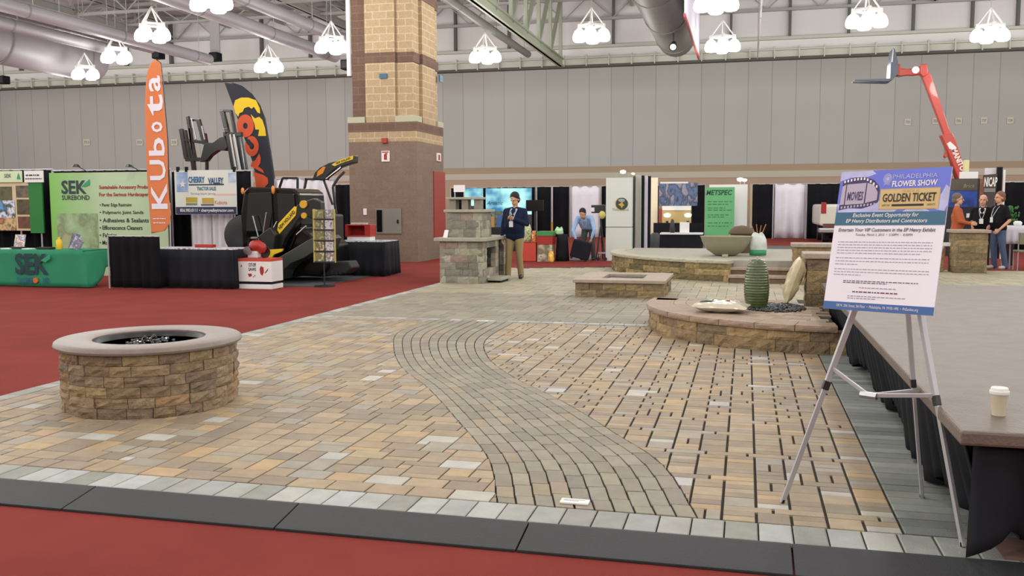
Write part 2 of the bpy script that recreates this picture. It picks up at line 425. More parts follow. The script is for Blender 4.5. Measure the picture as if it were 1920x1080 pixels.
# ------------------------------------------------------------------ brick column
M_brick = mat('tan block', (190, 160, 118), .9)
def brickmat(m, c1, c2, mortar, bw, bh, ms=.02):
    nt = m.node_tree; n = nt.nodes; L = nt.links; g = n.new('ShaderNodeNewGeometry'); s = n.new('ShaderNodeSeparateXYZ'); L.new(g.outputs['Position'], s.inputs[0])
    ad = n.new('ShaderNodeMath'); ad.operation = 'ADD'; L.new(s.outputs[0], ad.inputs[0]); L.new(s.outputs[1], ad.inputs[1])
    cb = n.new('ShaderNodeCombineXYZ'); L.new(ad.outputs[0], cb.inputs[0]); L.new(s.outputs[2], cb.inputs[1])
    br = n.new('ShaderNodeTexBrick'); br.inputs['Color1'].default_value = (*lin(c1), 1); br.inputs['Color2'].default_value = (*lin(c2), 1); br.inputs['Mortar'].default_value = (*lin(mortar), 1)
    br.inputs['Scale'].default_value = 1; br.inputs['Brick Width'].default_value = bw; br.inputs['Row Height'].default_value = bh; br.inputs['Mortar Size'].default_value = ms; br.inputs['Mortar Smooth'].default_value = .3
    L.new(cb.outputs[0], br.inputs['Vector'])
    nz = n.new('ShaderNodeTexNoise'); nz.inputs['Scale'].default_value = 25; L.new(g.outputs['Position'], nz.inputs['Vector'])
    mr = n.new('ShaderNodeMapRange'); mr.inputs['To Min'].default_value = .75; mr.inputs['To Max'].default_value = 1.25; L.new(nz.outputs['Fac'], mr.inputs['Value'])
    mx = n.new('ShaderNodeMix'); mx.data_type = 'RGBA'; mx.blend_type = 'MULTIPLY'; mx.inputs[0].default_value = 1; L.new(br.outputs['Color'], mx.inputs[6]); L.new(mr.outputs[0], mx.inputs[7])
    L.new(mx.outputs[2], n['Principled BSDF'].inputs['Base Color'])
brickmat(M_brick, (176, 152, 120), (166, 144, 112), (190, 174, 146), .41, .203, .014)
M_brown = mat('brown block', (140, 112, 92), .9); brickmat(M_brown, (130, 112, 98), (122, 105, 92), (124, 106, 94), .41, .203, .012)
M_dbrown = mat('dark brown block', (120, 92, 74), .9); brickmat(M_dbrown, (112, 88, 74), (104, 80, 68), (118, 98, 84), .41, .203, .012)
CX0, CX1, CY0, CY1 = -10.88, -8.86, 24.45, 26.75
col = thing('brick_column', 'tall square masonry column with brown lower part and tan upper part', 'column', (-9.87, 25.6, 0)); struct(col)
zt_ = 3.58; zb_ = 3.35
b = MB(); b.box(CX0, CX1, CY0, CY1, 0, zb_); b.build('column_base', M_brown, col)
b = MB(); b.box(CX0, CX1, CY0, CY1, zb_, zt_+.05); b.build('tan_course', M_brick, col)
b = MB(); b.box(CX0-.01, CX1+.01, CY0-.01, CY1+.01, zt_+.05, zt_+.3); b.build('dark_course', M_dbrown, col)
z1_ = zt_+.3; nt_ = .12
b = MB(); b.box(CX0+nt_, CX1-nt_, CY0+nt_, CY1-nt_, z1_, 12.8)
b.box(CX0+.52, CX1-.62, CY0+.02, CY0+nt_, z1_, 12.8); b.box(CX1-nt_, CX1-.02, CY0+.6, CY1-.6, z1_, 12.8)
b.build('shaft', M_brick, col)
b = MB(); b.box(CX0+nt_-.02, CX0+.5, CY0+nt_-.025, CY0+nt_, z1_, 12.8); b.build('pilaster_strip', M_dbrown, col)
for zb2, h in ((5.52, .27), (7.27, .3), (9.2, .3)):
    b = MB(); b.box(CX0+nt_-.03, CX1-nt_+.03, CY0+nt_-.03, CY1-nt_+.03, zb2, zb2+h)
    b.box(CX0+.5, CX1-.6, CY0, CY0+nt_, zb2, zb2+h); b.box(CX1-nt_, CX1, CY0+.58, CY1-.58, zb2, zb2+h); b.build('dark_course', M_dbrown, col)
b = MB(); 
for x0, x1 in ((CX0-.02, CX0+.5), (CX1-.62, CX1+.02)): b.box(x0, x1, CY0-.02, CY0+.4, z1_, z1_+.16)
b.box(CX1-.3, CX1+.02, CY1-.5, CY1, z1_, z1_+.16)
b.build('sloped_sill', mat('sill stone', (176, 176, 152), .8), col)
def on_col(name, px0, py0, px1, py1, m, label, t=.03, parent=col, Y=None):
    x0, x1, z0, z1 = rc(px0, py0, px1, py1, Y or CY0); b = MB(); b.box(x0, x1, (Y or CY0)-t, (Y or CY0), z0, z1); return b.build(name, m, parent, label=label), (x0, x1, z0, z1)
cab, (x0, x1, z0, z1) = on_col('access_panel', 705, 391, 753, 438, mat('panel grey', (128, 126, 118), .4), 'grey metal access panel')
b = MB(); b.box(x0+.04, x0+.2, CY0-.05, CY0-.03, z0+.05, z1-.04); b.build('glass_slot', M_blackgloss, cab)
b = MB(); b.box(x1-.12, x1-.08, CY0-.06, CY0-.03, (z0+z1)/2-.06, (z0+z1)/2+.04); b.build('latch', M_black, cab)
on_col('wall_switch', 682, 391, 688, 403, M_white, 'small white switch plate')
sg, (x0, x1, z0, z1) = on_col('extinguisher_sign', 716, 283, 731, 303, M_white, 'white sign with a red extinguisher symbol')
b = MB(); xm = (x0+x1)/2; b.box(xm-.045, xm+.045, CY0-.036, CY0-.03, z0+.05, z0+.2); b.box(xm-.02, xm+.06, CY0-.036, CY0-.03, z0+.2, z0+.23); b.box(x0+.02, x1-.02, CY0-.036, CY0-.03, z1-.05, z1-.02); b.build('symbol', M_red, sg)
on_col('alarm_strobe', 717, 259, 727, 268, M_red, 'red alarm strobe', t=.08)
on_col('number_plate', 712, 138, 726, 147, mat('blue plate', (44, 88, 116), .5), 'small blue plate', Y=CY0-.001)
def PX(x, y, X): d = ray(x, y); return CAM+d*(X/d.x)
a = PX(812, 323, CX1); e = PX(834, 450, CX1); dz = PX(820, 322, CX1).z; dz2 = PX(820, 449, CX1).z
b = MB(); b.box(CX1, CX1+.03, a.y, e.y, dz2, dz); b.build('red_door_panel', mat('dull red', (150, 62, 54), .6), col, label='dull red tall panel on the right face')
a = PX(818, 291, CX1); b = MB(); b.box(CX1, CX1+.03, a.y, a.y+.35, PX(820, 302, CX1).z, PX(820, 287, CX1).z); b.build('extinguisher_sign', M_white, col)
b = MB(); b.box(CX1+.03, CX1+.035, a.y+.1, a.y+.25, PX(820, 300, CX1).z, PX(820, 290, CX1).z); b.build('symbol', M_red, col)
b = MB(); a = PX(818, 150, CX1-.1); b.box(CX1-.02, CX1+.01, a.y, a.y+.3, a.z-.05, a.z+.15); b.build('number_plate', MATS['blue plate'], col, label='pale blue small plate')
b = MB(); x = PY(650, 100, 24.5).x; b.cyl((x+.02, 24.62, 5.2), (x+.02, 24.62, 12.8), .07, .07, 10); b.build('drain_pipe', M_white, col, label='white pipe up the left corner')

# ------------------------------------------------------------------ patio pavers
XL, XR, YF, YM, YB = -5.9, 1.12, 4.31, 11.92, 22.0
PZ = .05
# base sand
b = MB(); b.box(XL, 8.5, YF+.01, YB, .005, PZ-.012); b.poly([(XL+.0, YB), (8.5, YB), (8.5, 23.4), (-2.6, 23.4)], .005, PZ-.012); struct(b.build('paver_base', M_joint))
Lp = [(-1.23,4.56),(-1.5,5.36),(-1.97,6.25),(-2.62,7.41),(-3.15,8.22),(-3.72,9.45),(-4.10,10.6),(-4.12,11.86)]
Rp = [(-.2,4.56),(-.46,5.49),(-.81,6.13),(-1.35,7.05),(-2.03,8.05),(-2.52,9.0),(-2.88,10.2),(-2.95,11.86)]
def interp(P, y):
    n_ = len(P); 
    for i in range(n_-1):
        if y <= P[i+1][1] or i == n_-2:
            p0, p1, p2, p3 = P[max(i-1,0)], P[i], P[i+1], P[min(i+2,n_-1)]
            h = p2[1]-p1[1]; t = (y-p1[1])/h
            m1 = (p2[0]-p0[0])/(p2[1]-p0[1]) if p2[1] != p0[1] else 0; m2 = (p3[0]-p1[0])/(p3[1]-p1[1])
            return (2*t**3-3*t*t+1)*p1[0]+(t**3-2*t*t+t)*h*m1+(3*t*t-2*t**3)*p2[0]+(t**3-t*t)*h*m2
pal1 = [(162,145,118)]*5+[(154,137,112)]*5+[(144,130,110)]*5+[(172,148,112)]*2+[(138,126,109)]*3+[(178,176,167)]*1+[(152,145,131)]*3
pal2 = [(162,155,131)]*4+[(156,148,125)]*4+[(167,160,136)]*3+[(150,143,124)]*2
palp = [(139,133,116)]*4+[(133,126,110)]*4+[(145,138,121)]*3+[(129,122,108)]*2+[(148,134,111)]
palw = [(154,156,151)]*3+[(170,172,168)]*2+[(138,140,132)]*2
def paver(b, pts, pal, g=.004, ch=.006, z=PZ, tilt=.0012, gx=None):
    """pts: convex ccw outline on the ground"""
    gx = g if gx is None else gx
    cx = sum(p[0] for p in pts)/len(pts); cy = sum(p[1] for p in pts)/len(pts)
    W = max(p[0] for p in pts)-min(p[0] for p in pts); H = max(p[1] for p in pts)-min(p[1] for p in pts)
    if W < .015 or H < .015: return
    def ins(p, ax, ay): return (cx+(p[0]-cx)*max(.2, 1-2*ax/W), cy+(p[1]-cy)*max(.2, 1-2*ay/H))
    o = [ins(p, gx, g) for p in pts]; i_ = [ins(p, gx+ch, g+ch) for p in pts]; n_ = len(pts); dz = R.uniform(-tilt, tilt)
    b.col = jit(R.choice(pal), R, .09)
    b.add([(x, y, z-.022) for x, y in o]+[(x, y, z-ch*.55+dz) for x, y in o]+[(x, y, z+dz) for x, y in i_],
          [tuple(2*n_+k for k in range(n_))]+[(k, (k+1) % n_, n_+(k+1) % n_, n_+k) for k in range(n_)]+[(n_+k, n_+(k+1) % n_, 2*n_+(k+1) % n_, 2*n_+k) for k in range(n_)])
def clip(pts, a, bb, keep):
    """clip a polygon by the line a->bb, keep: +1 left side, -1 right side"""
    out = []; n_ = len(pts)
    sd = lambda p: ((bb[0]-a[0])*(p[1]-a[1])-(bb[1]-a[1])*(p[0]-a[0]))*keep
    for i in range(n_):
        p, q = pts[i], pts[(i+1) % n_]; sp, sq = sd(p), sd(q)
        if sp >= 0: out.append(p)
        if sp*sq < 0: t = sp/(sp-sq); out.append((p[0]+(q[0]-p[0])*t, p[1]+(q[1]-p[1])*t))
    return out if len(out) >= 3 else None
def pack(x0, x1, y0, y1, m, kinds, put, rnd):
    nx, ny = int(round((x1-x0)/m)), int(round((y1-y0)/m)); occ = [[False]*nx for _ in range(ny)]; mx_, my_ = (x1-x0)/nx, (y1-y0)/ny
    for j in range(ny):
        for i in range(nx):
            if occ[j][i]: continue
            ks = kinds[:]; rnd.shuffle(ks)
            for w, h in ks+[(1, 1)]:
                if i+w > nx or j+h > ny: continue
                if any(occ[j+q][i+p] for q in range(h) for p in range(w)): continue
                for q in range(h):
                    for p in range(w): occ[j+q][i+p] = True
                put(x0+i*mx_, x0+(i+w)*mx_, y0+j*my_, y0+(j+h)*my_, w, h); break
DC = (.9, 12.0); DR = 2.12
KN = [(2,2)]*4+[(3,2)]*6+[(3,1)]*3+[(2,1)]*2
bl_, br_ = MB(), MB()
def putL(x0, x1, y0, y1, w, h):
    if math.hypot((x0+x1)/2+4.55, (y0+y1)/2-6.35) < .5: return
    p = [(x0,y0),(x1,y0),(x1,y1),(x0,y1)]; ya, yb = y0, y1
    p = clip(p, (interp(Lp, ya), ya), (interp(Lp, yb), yb), 1)
    if p: paver(bl_, p, pal1, .003, .005, gx=.005)
def putR(x0, x1, y0, y1, w, h):
    if math.hypot((x0+x1)/2-DC[0], (y0+y1)/2-DC[1]) < DR-.3: return
    p = [(x0,y0),(x1,y0),(x1,y1),(x0,y1)]
    p = clip(p, (interp(Rp, y0), y0), (interp(Rp, y1), y1), -1)
    if p: paver(br_, p, pal1, .002, .004, gx=.0075)
pack(XL+.16, -1.2, 4.57, 11.8, .0785, [(3,2)]*5+[(2,2)]*3+[(2,3)]*2+[(3,1)]*2, putL, R)
y = 4.57; cnt = 0
while y < 11.75:
    A = cnt < 1 or (cnt < 3 and R.random() < .5); cnt = cnt+1 if A else 0; h = .150 if A else .078; wd = .168 if A else .252; x = .75
    if not A: x -= 0; 
    first = R.choice((.084, .168, .21)) if not A else .168
    while x > -3.1:
        w = first if x == .75 else wd
        if A and R.random() < .45: putR(x-w, x, y, y+h/2, 1, 1); putR(x-w, x, y+h/2, y+h, 1, 1)
        elif A and R.random() < .12: putR(x-w/2, x, y, y+h, 1, 1); putR(x-w, x-w/2, y, y+h, 1, 1)
        else: putR(x-w, x, y, min(y+h, 11.8), 2, 2)
        x -= w
    y += h
struct(bl_.build('paver_field', M_pav)); struct(br_.build('paver_field', M_pav))
# curved running path, ten lanes
b = MB(); NL = 10; y = 4.58; lanes = [y+R.uniform(0, .06) for _ in range(NL)]
for l in range(NL):
    y = 4.57; first = True
    while y < 11.79:
        u0, u1 = l/NL, (l+1)/NL
        e = 1e-3
        sl = (interp(Lp, y+e)-interp(Lp, y))/e; st = .235/math.sqrt(1+sl*sl)*(1 if not first else (.4+.6*((l*3) % NL)/NL)); first = False
        y2 = min(y+st, 11.8)
        sk = .0
        q = []
        for (yy, u) in ((y, u0), (y, u1), (y2, u1), (y2, u0)):
            a = interp(Lp, yy); c = interp(Rp, yy); sl2 = (interp(Lp, min(yy+.01, 11.8))-interp(Lp, yy-.01))/.02
            ys = yy+sl2*-(u-.5)*.30 if 4.8 < yy < 11.4 else yy
            ys = max(4.57, min(11.8, ys)); a, c = interp(Lp, ys), interp(Rp, ys)
            q.append((a+(c-a)*u, ys))
        paver(b, q, palp, .0028, .004, gx=.008); y = y2
struct(b.build('paver_path', M_pav))
# front border of pale pavers, left border, far border, right grey strip
b = MB(); x = XL
while x < 1.4: paver(b, [(x,4.315),(x+.1575,4.315),(x+.1575,4.565),(x,4.565)], palw, .004, .006); x += .1575
y = 4.58
while y < 22: paver(b, [(XL,y),(XL+.155,y),(XL+.155,y+.157),(XL,y+.157)], palw, .002, .004); y += .157
x = XL+.16
while x < -1.1: paver(b, [(x,11.81),(x+.157,11.81),(x+.157,11.96),(x,11.96)], palw, .003, .004); x += .157
struct(b.build('paver_border', M_pav))
b = MB(); y = 4.57; palg = [(124,129,123)]*3+[(109,114,110)]*2+[(136,141,135)]*2
while y < 10.3: paver(b, [(.752,y),(1.4,y),(1.4,y+.115),(.752,y+.115)], palg, .003, .004); y += .115
struct(b.build('paver_strip', M_pav))
# the far area, finer blend
b = MB()
def putB(x0, x1, y0, y1, w, h):
    cx, cy = (x0+x1)/2, (y0+y1)/2
    if cy > YB-.1+ (cx+5.5)*.3 and cx < 3: return
    if math.hypot(cx-DC[0], cy-DC[1]) < DR-.3: return
    if .9 < cx < 7.5 and cy < 16: return
    paver(b, [(x0,y0),(x1,y0),(x1,y1),(x0,y1)], pal2 if cy > 15.5 or cx < -6 else palp[:-1], .003, .004)
pack(XL+.16, 8.5, 11.97, 23.3, .16, [(2,1),(1,1),(2,2)], putB, R)
struct(b.build('paver_field', M_pav))
# rubber edge ramps
ORD = ['leftmost', 'second from the left', 'third from the left', 'below the curved path', 'in front of the easel', 'rightmost, by the black skirt']
for i, x in enumerate((-4.69, -3.46, -2.23, -1.0, .23, 1.46)):
    b = MB(); x0, x1 = x+.004, x+1.226
    b.add([(x0,4.03,0),(x1,4.03,0),(x1,4.31,0),(x0,4.31,0),(x0,4.03,.014),(x1,4.03,.014),(x1,4.29,.052),(x0,4.29,.052),(x0,4.31,.052),(x1,4.31,.052)],
          [(0,3,2,1),(0,1,5,4),(4,5,6,7),(7,6,9,8),(1,2,9,6,5),(0,4,7,8,3),(2,3,8,9)])
    tag(b.build('rubber_ramp', M_rubber, bevel=.003), 'black rubber edge ramp section between red carpet and pavers, '+ORD[i], 'edge ramp', 'rubber edge ramps')
b = MB(); b.box(XL-1.2, XL-.0, 4.03, 4.3, 0, .03); tag(b.build('rubber_ramp', M_rubber, bevel=.003), 'black rubber edge ramp section beyond the left corner of the patio', 'edge ramp', 'rubber edge ramps')
# small white plates on the pavers
for (px, py, l) in ((1078, 943, 'small white name plate lying at the near end of the curved path'), (905, 603, 'small white name plate lying at the far end of the curved path')):
    p = Pz(px, py); t = thing('name_plate', l, 'sign', (p.x, p.y, PZ+.001), 'name plates on the pavers')
    b = MB(); b.box(p.x-.075, p.x+.075, p.y-.035, p.y+.035, PZ+.002, PZ+.012); b.build('plate', M_white, t, bevel=.002)
    b = MB(); b.box(p.x-.06, p.x+.02, p.y-.006, p.y, PZ+.012, PZ+.0125); b.box(p.x-.06, p.x+.05, p.y+.01, p.y+.016, PZ+.012, PZ+.0125); b.build('print', M_grey, t)
# ------------------------------------------------------------------ round fire pit
FX, FY, FR = -4.55, 6.35, .655
palb = [(144,124,98)]*5+[(134,114,90)]*5+[(152,132,98)]*2+[(126,108,90)]*3+[(148,120,88)]
pit = thing('fire_pit', 'round stone fire pit with a smooth cap ring and glass in a dark bowl', 'fire pit', (FX, FY, PZ))
b = MB(); run(b, arc(FX, FY, FR, 0), 2*PI*FR, PZ, [.078]*6, .21, .12, palb, .012, wrap=True, nu=4); b.col = lin((50,42,34))
b.lathe([(FR-.03, PZ), (FR-.03, .515), (FR-.14, .515), (FR-.14, PZ)], (FX, FY, 0), 48)
b.build('block_wall', M_stone, pit)
b = MB(); b.lathe([(.42,.515), (.665,.515), (.69,.525), (.697,.54), (.69,.562), (.675,.572), (.44,.572), (.42,.565), (.42,.515)], (FX, FY, 0), 64)
b.build('cap_ring', mat('pit cap', (128,116,108), .45, var=.08, scale=14, bump=.15, bscale=90), pit, smooth=.7)
b = MB(); b.lathe([(.0,.40),(.3,.42),(.4,.5),(.418,.555),(.425,.555),(.41,.49),(.3,.405),(0,.385)], (FX, FY, 0), 40); b.build('metal_bowl', mat('bowl black', (14,14,14), .35), pit, smooth=.7)
b = MB()
for i in range(420):
    a = R.uniform(0, 2*PI); r = .3*math.sqrt(R.random()); z = .43+.135*(1-(r/.3)**2)*R.uniform(.3,1)+.01
    M = Matrix.Rotation(R.uniform(0,6),3,'Z')@Matrix.Rotation(R.uniform(0,3),3,'X'); s = R.uniform(.010,.022)
    b.ball((FX+r*math.cos(a), FY+r*math.sin(a), z), s, s*.7, s*.55, 5, 3, M)
g = b.build('fire_glass', mat('fire glass', (120,124,128), .06, metal=.6, spec=1), pit); g['kind'] = 'stuff'; g['label'] = 'heap of shiny clear and black fire glass'

# ------------------------------------------------------------------ stage platform on the right
SX = .89; SZ = .65
stg = thing('display_platform', 'waist-high brown stone topped display platform with black skirt at the right', 'platform', (4.5, 7.9, 0))
b = MB(); b.box(SX, 8.0, 4.16, 11.7, SZ-.065, SZ); o = b.build('platform_top', mat('platform paving', (106,95,86), .5, var=.14, scale=6, bump=.25, bscale=70), stg, bevel=.012)
nt = o.data.materials[0].node_tree
def skirt_y(b, y0, y1, x_top, x_bot, z0, z1, amp, pitch, hem=.06):
    n_ = int((y1-y0)/.035); rnd = random.Random(4); ph = [rnd.uniform(.5,1.4) for _ in range(n_+1)]
    def fn(u, v):
        y = y0+(y1-y0)*u; w = 1-v
        x = x_top+(x_bot-x_top)*w+amp*(.3+.9*w)*math.sin(2*PI*y/pitch+1.1*math.sin(y*2.3))*ph[int(u*n_)]**.3+.03*w*math.sin(y*1.9)
        return (x, y, z0+hem*(.5+.5*math.sin(y*3.1+math.sin(y*7)))*w+(z1-z0)*v)
    b.grid(fn, n_, 8)
b = MB(); skirt_y(b, 4.3, 11.6, .94, 1.06, PZ+.01, SZ-.07, .034, .23, hem=.13)
b.build('skirt', M_black, stg, smooth=True, solid=.006, label='black cloth skirt along the left side')
b = MB(); rnd = random.Random(9)
def fs_(u, v):
    x = .96+4.6*u; w = 1-v
    return (x, 4.24+.05*math.sin(x*17+math.sin(x*5))*(.4+w)+.03*w, .056+(.16*max(0, 1-abs(x-1.12)/.16))*w+(SZ-.13)*v)
b.grid(fs_, 120, 8); b.build('skirt', M_black, stg, smooth=True, solid=.006, label='black cloth skirt across the front')
b = MB(); b.box(1.25, 7.9, 4.6, 11.5, 0.005, SZ-.07); b.build('platform_core', M_black, stg)
b = MB(); b.box(1.12, 1.34, 4.33, 4.62, PZ-.03, PZ+.004); tag(b.build('carpet_scrap', mat('brown scrap', (112,84,76), .9)), 'small brown board scrap on the floor under the platform corner', 'board')
# coffee cup
p = Pz(1872, 779, SZ); cup = thing('coffee_cup', 'white lidded paper coffee cup standing on the platform corner', 'cup', (p.x, p.y, SZ))
b = MB(); b.lathe([(.027,0),(.028,.003),(.037,.105),(.0385,.107),(.037,.109),(.034,.108),(.026,.006),(0,.005)], (p.x,p.y,SZ+.001), 28); b.build('cup_body', mat('paper cup', (214,204,180), .6), cup, smooth=.7)
b = MB(); b.lathe([(.0405,.098),(.0415,.104),(.0405,.112),(.037,.114),(.036,.124),(.033,.127),(.03,.122),(0,.121)], (p.x,p.y,SZ+.001), 28); b.build('lid', M_white, cup, smooth=.7)
b = MB(); M = Matrix.Rotation(-2.5, 3, 'Z'); 
b.lathe([(.0312,.032),(.0352,.078)], (p.x,p.y,SZ+.001), 28); b.f = b.f[:9]; b.c = b.c[:9]
b.build('printed_band', mat('cup print', (190,190,120), .6), cup, smooth=True, solid=.0008)

# ------------------------------------------------------------------ easel with sign
ez = thing('display_easel', 'folding aluminium tripod easel holding the flower show sign', 'easel', (.68, 4.83, PZ))
AP = Vector((.74, 5.02, 1.66)); legs = [Vector((.21,4.90,PZ)), Vector((.98,4.45,PZ)), Vector((.93,5.17,PZ))]
names = []
for q, l in zip(legs, ('left front leg', 'right front leg', 'rear leg')):
    d = AP-q; o1 = MB().beam(q, q+d*.42, .017, .024).build('leg', M_alu, ez, label=None, bevel=.002)
    MB().beam(q+d*.38, q+d*.995, .024, .03).build('upper_tube', M_alu, o1, bevel=.003)
    MB().cyl(q-Vector((0,0,0)), q+d*.012, .012, .01, 8).build('rubber_foot', M_black, o1)
    MB().beam(q+d*.372, q+d*.40, .027, .034).build('clamp', M_dark, o1, bevel=.003)
MB().box(AP.x-.04, AP.x+.04, AP.y-.03, AP.y+.03, AP.z-.03, AP.z+.03).build('hinge_head', M_dark, ez, bevel=.006)
hub = Vector((.60, 4.78, .66)); 
for q, k in ((legs[0], .44), (legs[1], .40), (legs[2], .36)):
    e = q+(AP-q)*k; MB().beam(hub, e, .012, .02).build('brace', M_alu, ez, bevel=.002)
MB().cyl(hub-Vector((.035,-.02,0)), hub+Vector((.035,-.02,0)), .018, .018, 10).build('brace_joint', M_steel, ez)
# the board, its plane leaning back on the easel
SC = Vector((.66, 4.84, 1.42)); sa, sb_, sc = -.61, -.24, -.02
SM = Matrix.Rotation(sa,3,'Z')@Matrix.Rotation(sb_,3,'X')@Matrix.Rotation(sc,3,'Y')
SU, SN, SV = SM@Vector((1,0,0)), SM@Vector((0,-1,0)), SM@Vector((0,0,1))
BW, BH = .56, .71
for k, q in ((0, legs[0]), (1, legs[1])):   # two pegs under the board's lower edge
    d = AP-q; e = SC-SV*(BH/2+.008); t_ = (e.z-q.z)/d.z; pk = q+d*t_
    MB().beam(pk+SN*-.02, pk+SN*.045, .012, .012).build('rest_peg', M_dark, ez)
SC = SC
def bp(u, v, t=0):  # u,v in 0..1 from the board's lower left corner
    return SC+SU*((u-.5)*BW)+SV*((v-.5)*BH)+SN*t
sign = thing('event_sign', 'foam board poster for a flower show golden ticket, leaning on the easel', 'sign', SC)
def plate(name, u0, u1, v0, v1, m, parent, t0=.0, t1=.001, bv=0):
    b = MB(); vs = [bp(u,v,t) for t in (t0,t1) for u,v in ((u0,v0),(u1,v0),(u1,v1),(u0,v1))]
    b.add(vs, [(0,3,2,1),(4,5,6,7),(0,1,5,4),(1,2,6,5),(2,3,7,6),(3,0,4,7)]); return b.build(name, m, parent, bevel=bv)
M_bwhite = mat('poster white', (226,222,232), .28, spec=.6)
plate('board', 0, 1, 0, 1, M_bwhite, sign, -.006, 0)
M_teal = mat('poster teal', (24,88,120), .35); M_tealb = mat('poster blue', (34,84,150), .35); M_sky = mat('poster sky', (92,104,206), .35)
M_cloud = mat('poster cloud', (176,178,220), .35, var=.2, scale=9); M_gold = mat('ticket gold', (186,156,96), .4); M_ink = mat('dark ink', (30,28,34), .6); M_inkb = mat('soft ink', (86,84,104), .6)
M_film = mat('film dark', (44,36,84), .5); M_lil = mat('frame lilac', (176,164,184), .5)
T = sign
plate('sky_panel', 0, 1, .70, 1, M_sky, T, 0, .0008)
def ptext(s, u0, u1, v0, v1, m, t=.003, **k):
    return text('lettering', s, (u1-u0)*BW, (v1-v0)*BH, bp((u0+u1)/2, (v0+v1)/2), m, T, SU, SV, t=t, **k)
def pblob(name, pts, m, t):
    b = MB(); b.add([bp(u, v, t) for u, v in pts], [tuple(range(len(pts)))]); return b.build(name, m, T, fix=False)
pblob('cloud', [(.0,.93),(.10,.955),(.24,.95),(.34,.975),(.30,1),(0,1)], M_cloud, .0010)
pblob('cloud', [(.86,.72),(.98,.70),(1,.74),(1,.86),(.97,.88),(.94,.82),(.90,.80)], M_cloud, .0010)
pblob('cloud', [(.02,.70),(.55,.70),(.60,.74),(.40,.78),(.0,.76)], M_cloud, .0011)
pblob('cloud', [(.62,.70),(.86,.70),(.80,.725),(.66,.72)], M_cloud, .0011)
# film strip
fs2 = [(.03,.93),(.14,.955),(.24,.955),(.33,.93),(.38,.885),(.39,.86)]; lo = [(.02,.715),(.12,.73),(.24,.725),(.33,.745),(.39,.77)]
pblob('film_strip', lo[0:1]+lo[1:]+fs2[::-1], M_film, .0014)
pblob('film_frame', [(.075,.755),(.255,.762),(.258,.912),(.075,.905)], M_lil, .0019)
pblob('film_frame', [(.268,.765),(.375,.785),(.375,.84),(.33,.895),(.268,.912)], M_lil, .0019)
pblob('film_frame', [(.025,.755),(.065,.757),(.065,.905),(.03,.89)], M_lil, .0019)
for i in range(11):
    u = .04+.031*i; v = .925+.018*math.sin(i*.3)-.0065*max(0,i-6)**1.4
    pblob('sprocket_hole', [(u,v-.009),(u+.016,v-.009),(u+.016,v+.009),(u,v+.009)], M_bwhite, .0021)
    v = .735+.0022*i
    pblob('sprocket_hole', [(u,v-.008),(u+.016,v-.008),(u+.016,v+.008),(u,v+.008)], M_lil, .0021)
ptext('MOVIES', .09, .242, .785, .85, M_film, bold=.02, shear=.1)
# logo roundel and headings
b = MB(); cc = bp(.452, .935, .0015); b.add([cc+SU*.022*math.cos(a*PI/10)+SV*.026*math.sin(a*PI/10) for a in range(20)], [tuple(range(20))]); b.build('roundel', M_cloud, T, fix=False)
for k in (.010, .017):
    b = MB(); b.add([cc+SN*.001+SU*r_*math.cos(a*PI/10)+SV*r_*1.2*math.sin(a*PI/10) for r_ in (k, k+.002) for a in range(20)], [(a, (a+1)%20, 20+(a+1)%20, 20+a) for a in range(20)]); b.build('roundel_ring', M_sky, T, fix=False)
ptext('PHS', .425, .48, .884, .90, M_cloud, bold=.01)
ptext('PHILADELPHIA', .50, .89, .932, .962, M_cloud)
ptext('FLOWER SHOW', .50, .895, .875, .917, M_white, bold=.025)
plate('ticket', .40, .93, .715, .862, M_gold, T, .0012, .0022)
plate('ticket_edge', .408, .922, .722, .855, mat('ticket light', (200,172,112), .4), T, .0022, .0025)
ptext('2015', .60, .75, .838, .850, M_gold, t=.0045)
ptext('GOLDEN TICKET', .43, .90, .768, .828, M_ink, t=.0045, bold=.02)
plate('ticket_bar', .52, .80, .737, .752, M_ink, T, .0025, .0035)
ptext('ADMIT ONE', .43, .50, .738, .752, M_ink, t=.0045); ptext('LIGHTS', .83, .90, .738, .752, M_ink, t=.0045)
plate('teal_band', 0, 1, .605, .70, M_teal, T, 0, .0012)
ptext('Exclusive Event Opportunity for', .17, .77, .655, .692, M_white, bold=.012, shear=.2)
ptext('EP Henry Distributors and Contractors', .11, .85, .615, .650, M_white, bold=.012, shear=.2)
plate('footer_band', 0, 1, 0, .055, M_tealb, T, 0, .0012)
ptext('100 N. 20th Street, 5th Floor  •  Philadelphia, PA 19103-1495  •  PHSonline.org', .13, .87, .014, .04, M_white)
ptext('Entertain Your VIP Customers in the EP Henry Exhibit', .05, .93, .552, .585, M_ink, shear=.2, bold=.008)
ptext('Tuesday, March 3, 2015  •  5:30PM  -  8:30PM', .22, .74, .524, .546, M_ink, shear=.2)
def lines(u0, u1, v0, v1, n_, m=M_inkb, last=.6, h=.006):
    rnd = random.Random(int(v0*1000)); b = MB()
    for i in range(n_):
        v = v1-(v1-v0)*i/max(1, n_-1); u = u0; ue = u1 if i < n_-1 else u0+(u1-u0)*last
        while u < ue:
            w = rnd.uniform(.012, .04); b.add([bp(a, c, .0012) for a, c in ((u,v-h/2),(min(u+w,ue),v-h/2),(min(u+w,ue),v+h/2),(u,v+h/2))], [(0,1,2,3)]); u += w+.008
    o = b.build('small_print', m, T, fix=False); o['kind'] = 'stuff'
M_pale = mat('pale ink', (150,146,164), .6)
lines(.06, .92, .405, .485, 5, M_pale, .9, .005); lines(.06, .91, .325, .37, 3, M_pale, .25, .005); lines(.06, .92, .25, .29, 3, M_pale, .3, .005)
lines(.16, .84, .195, .207, 2, M_inkb, .6); lines(.32, .66, .16, .161, 1, M_pale, 1, .006)
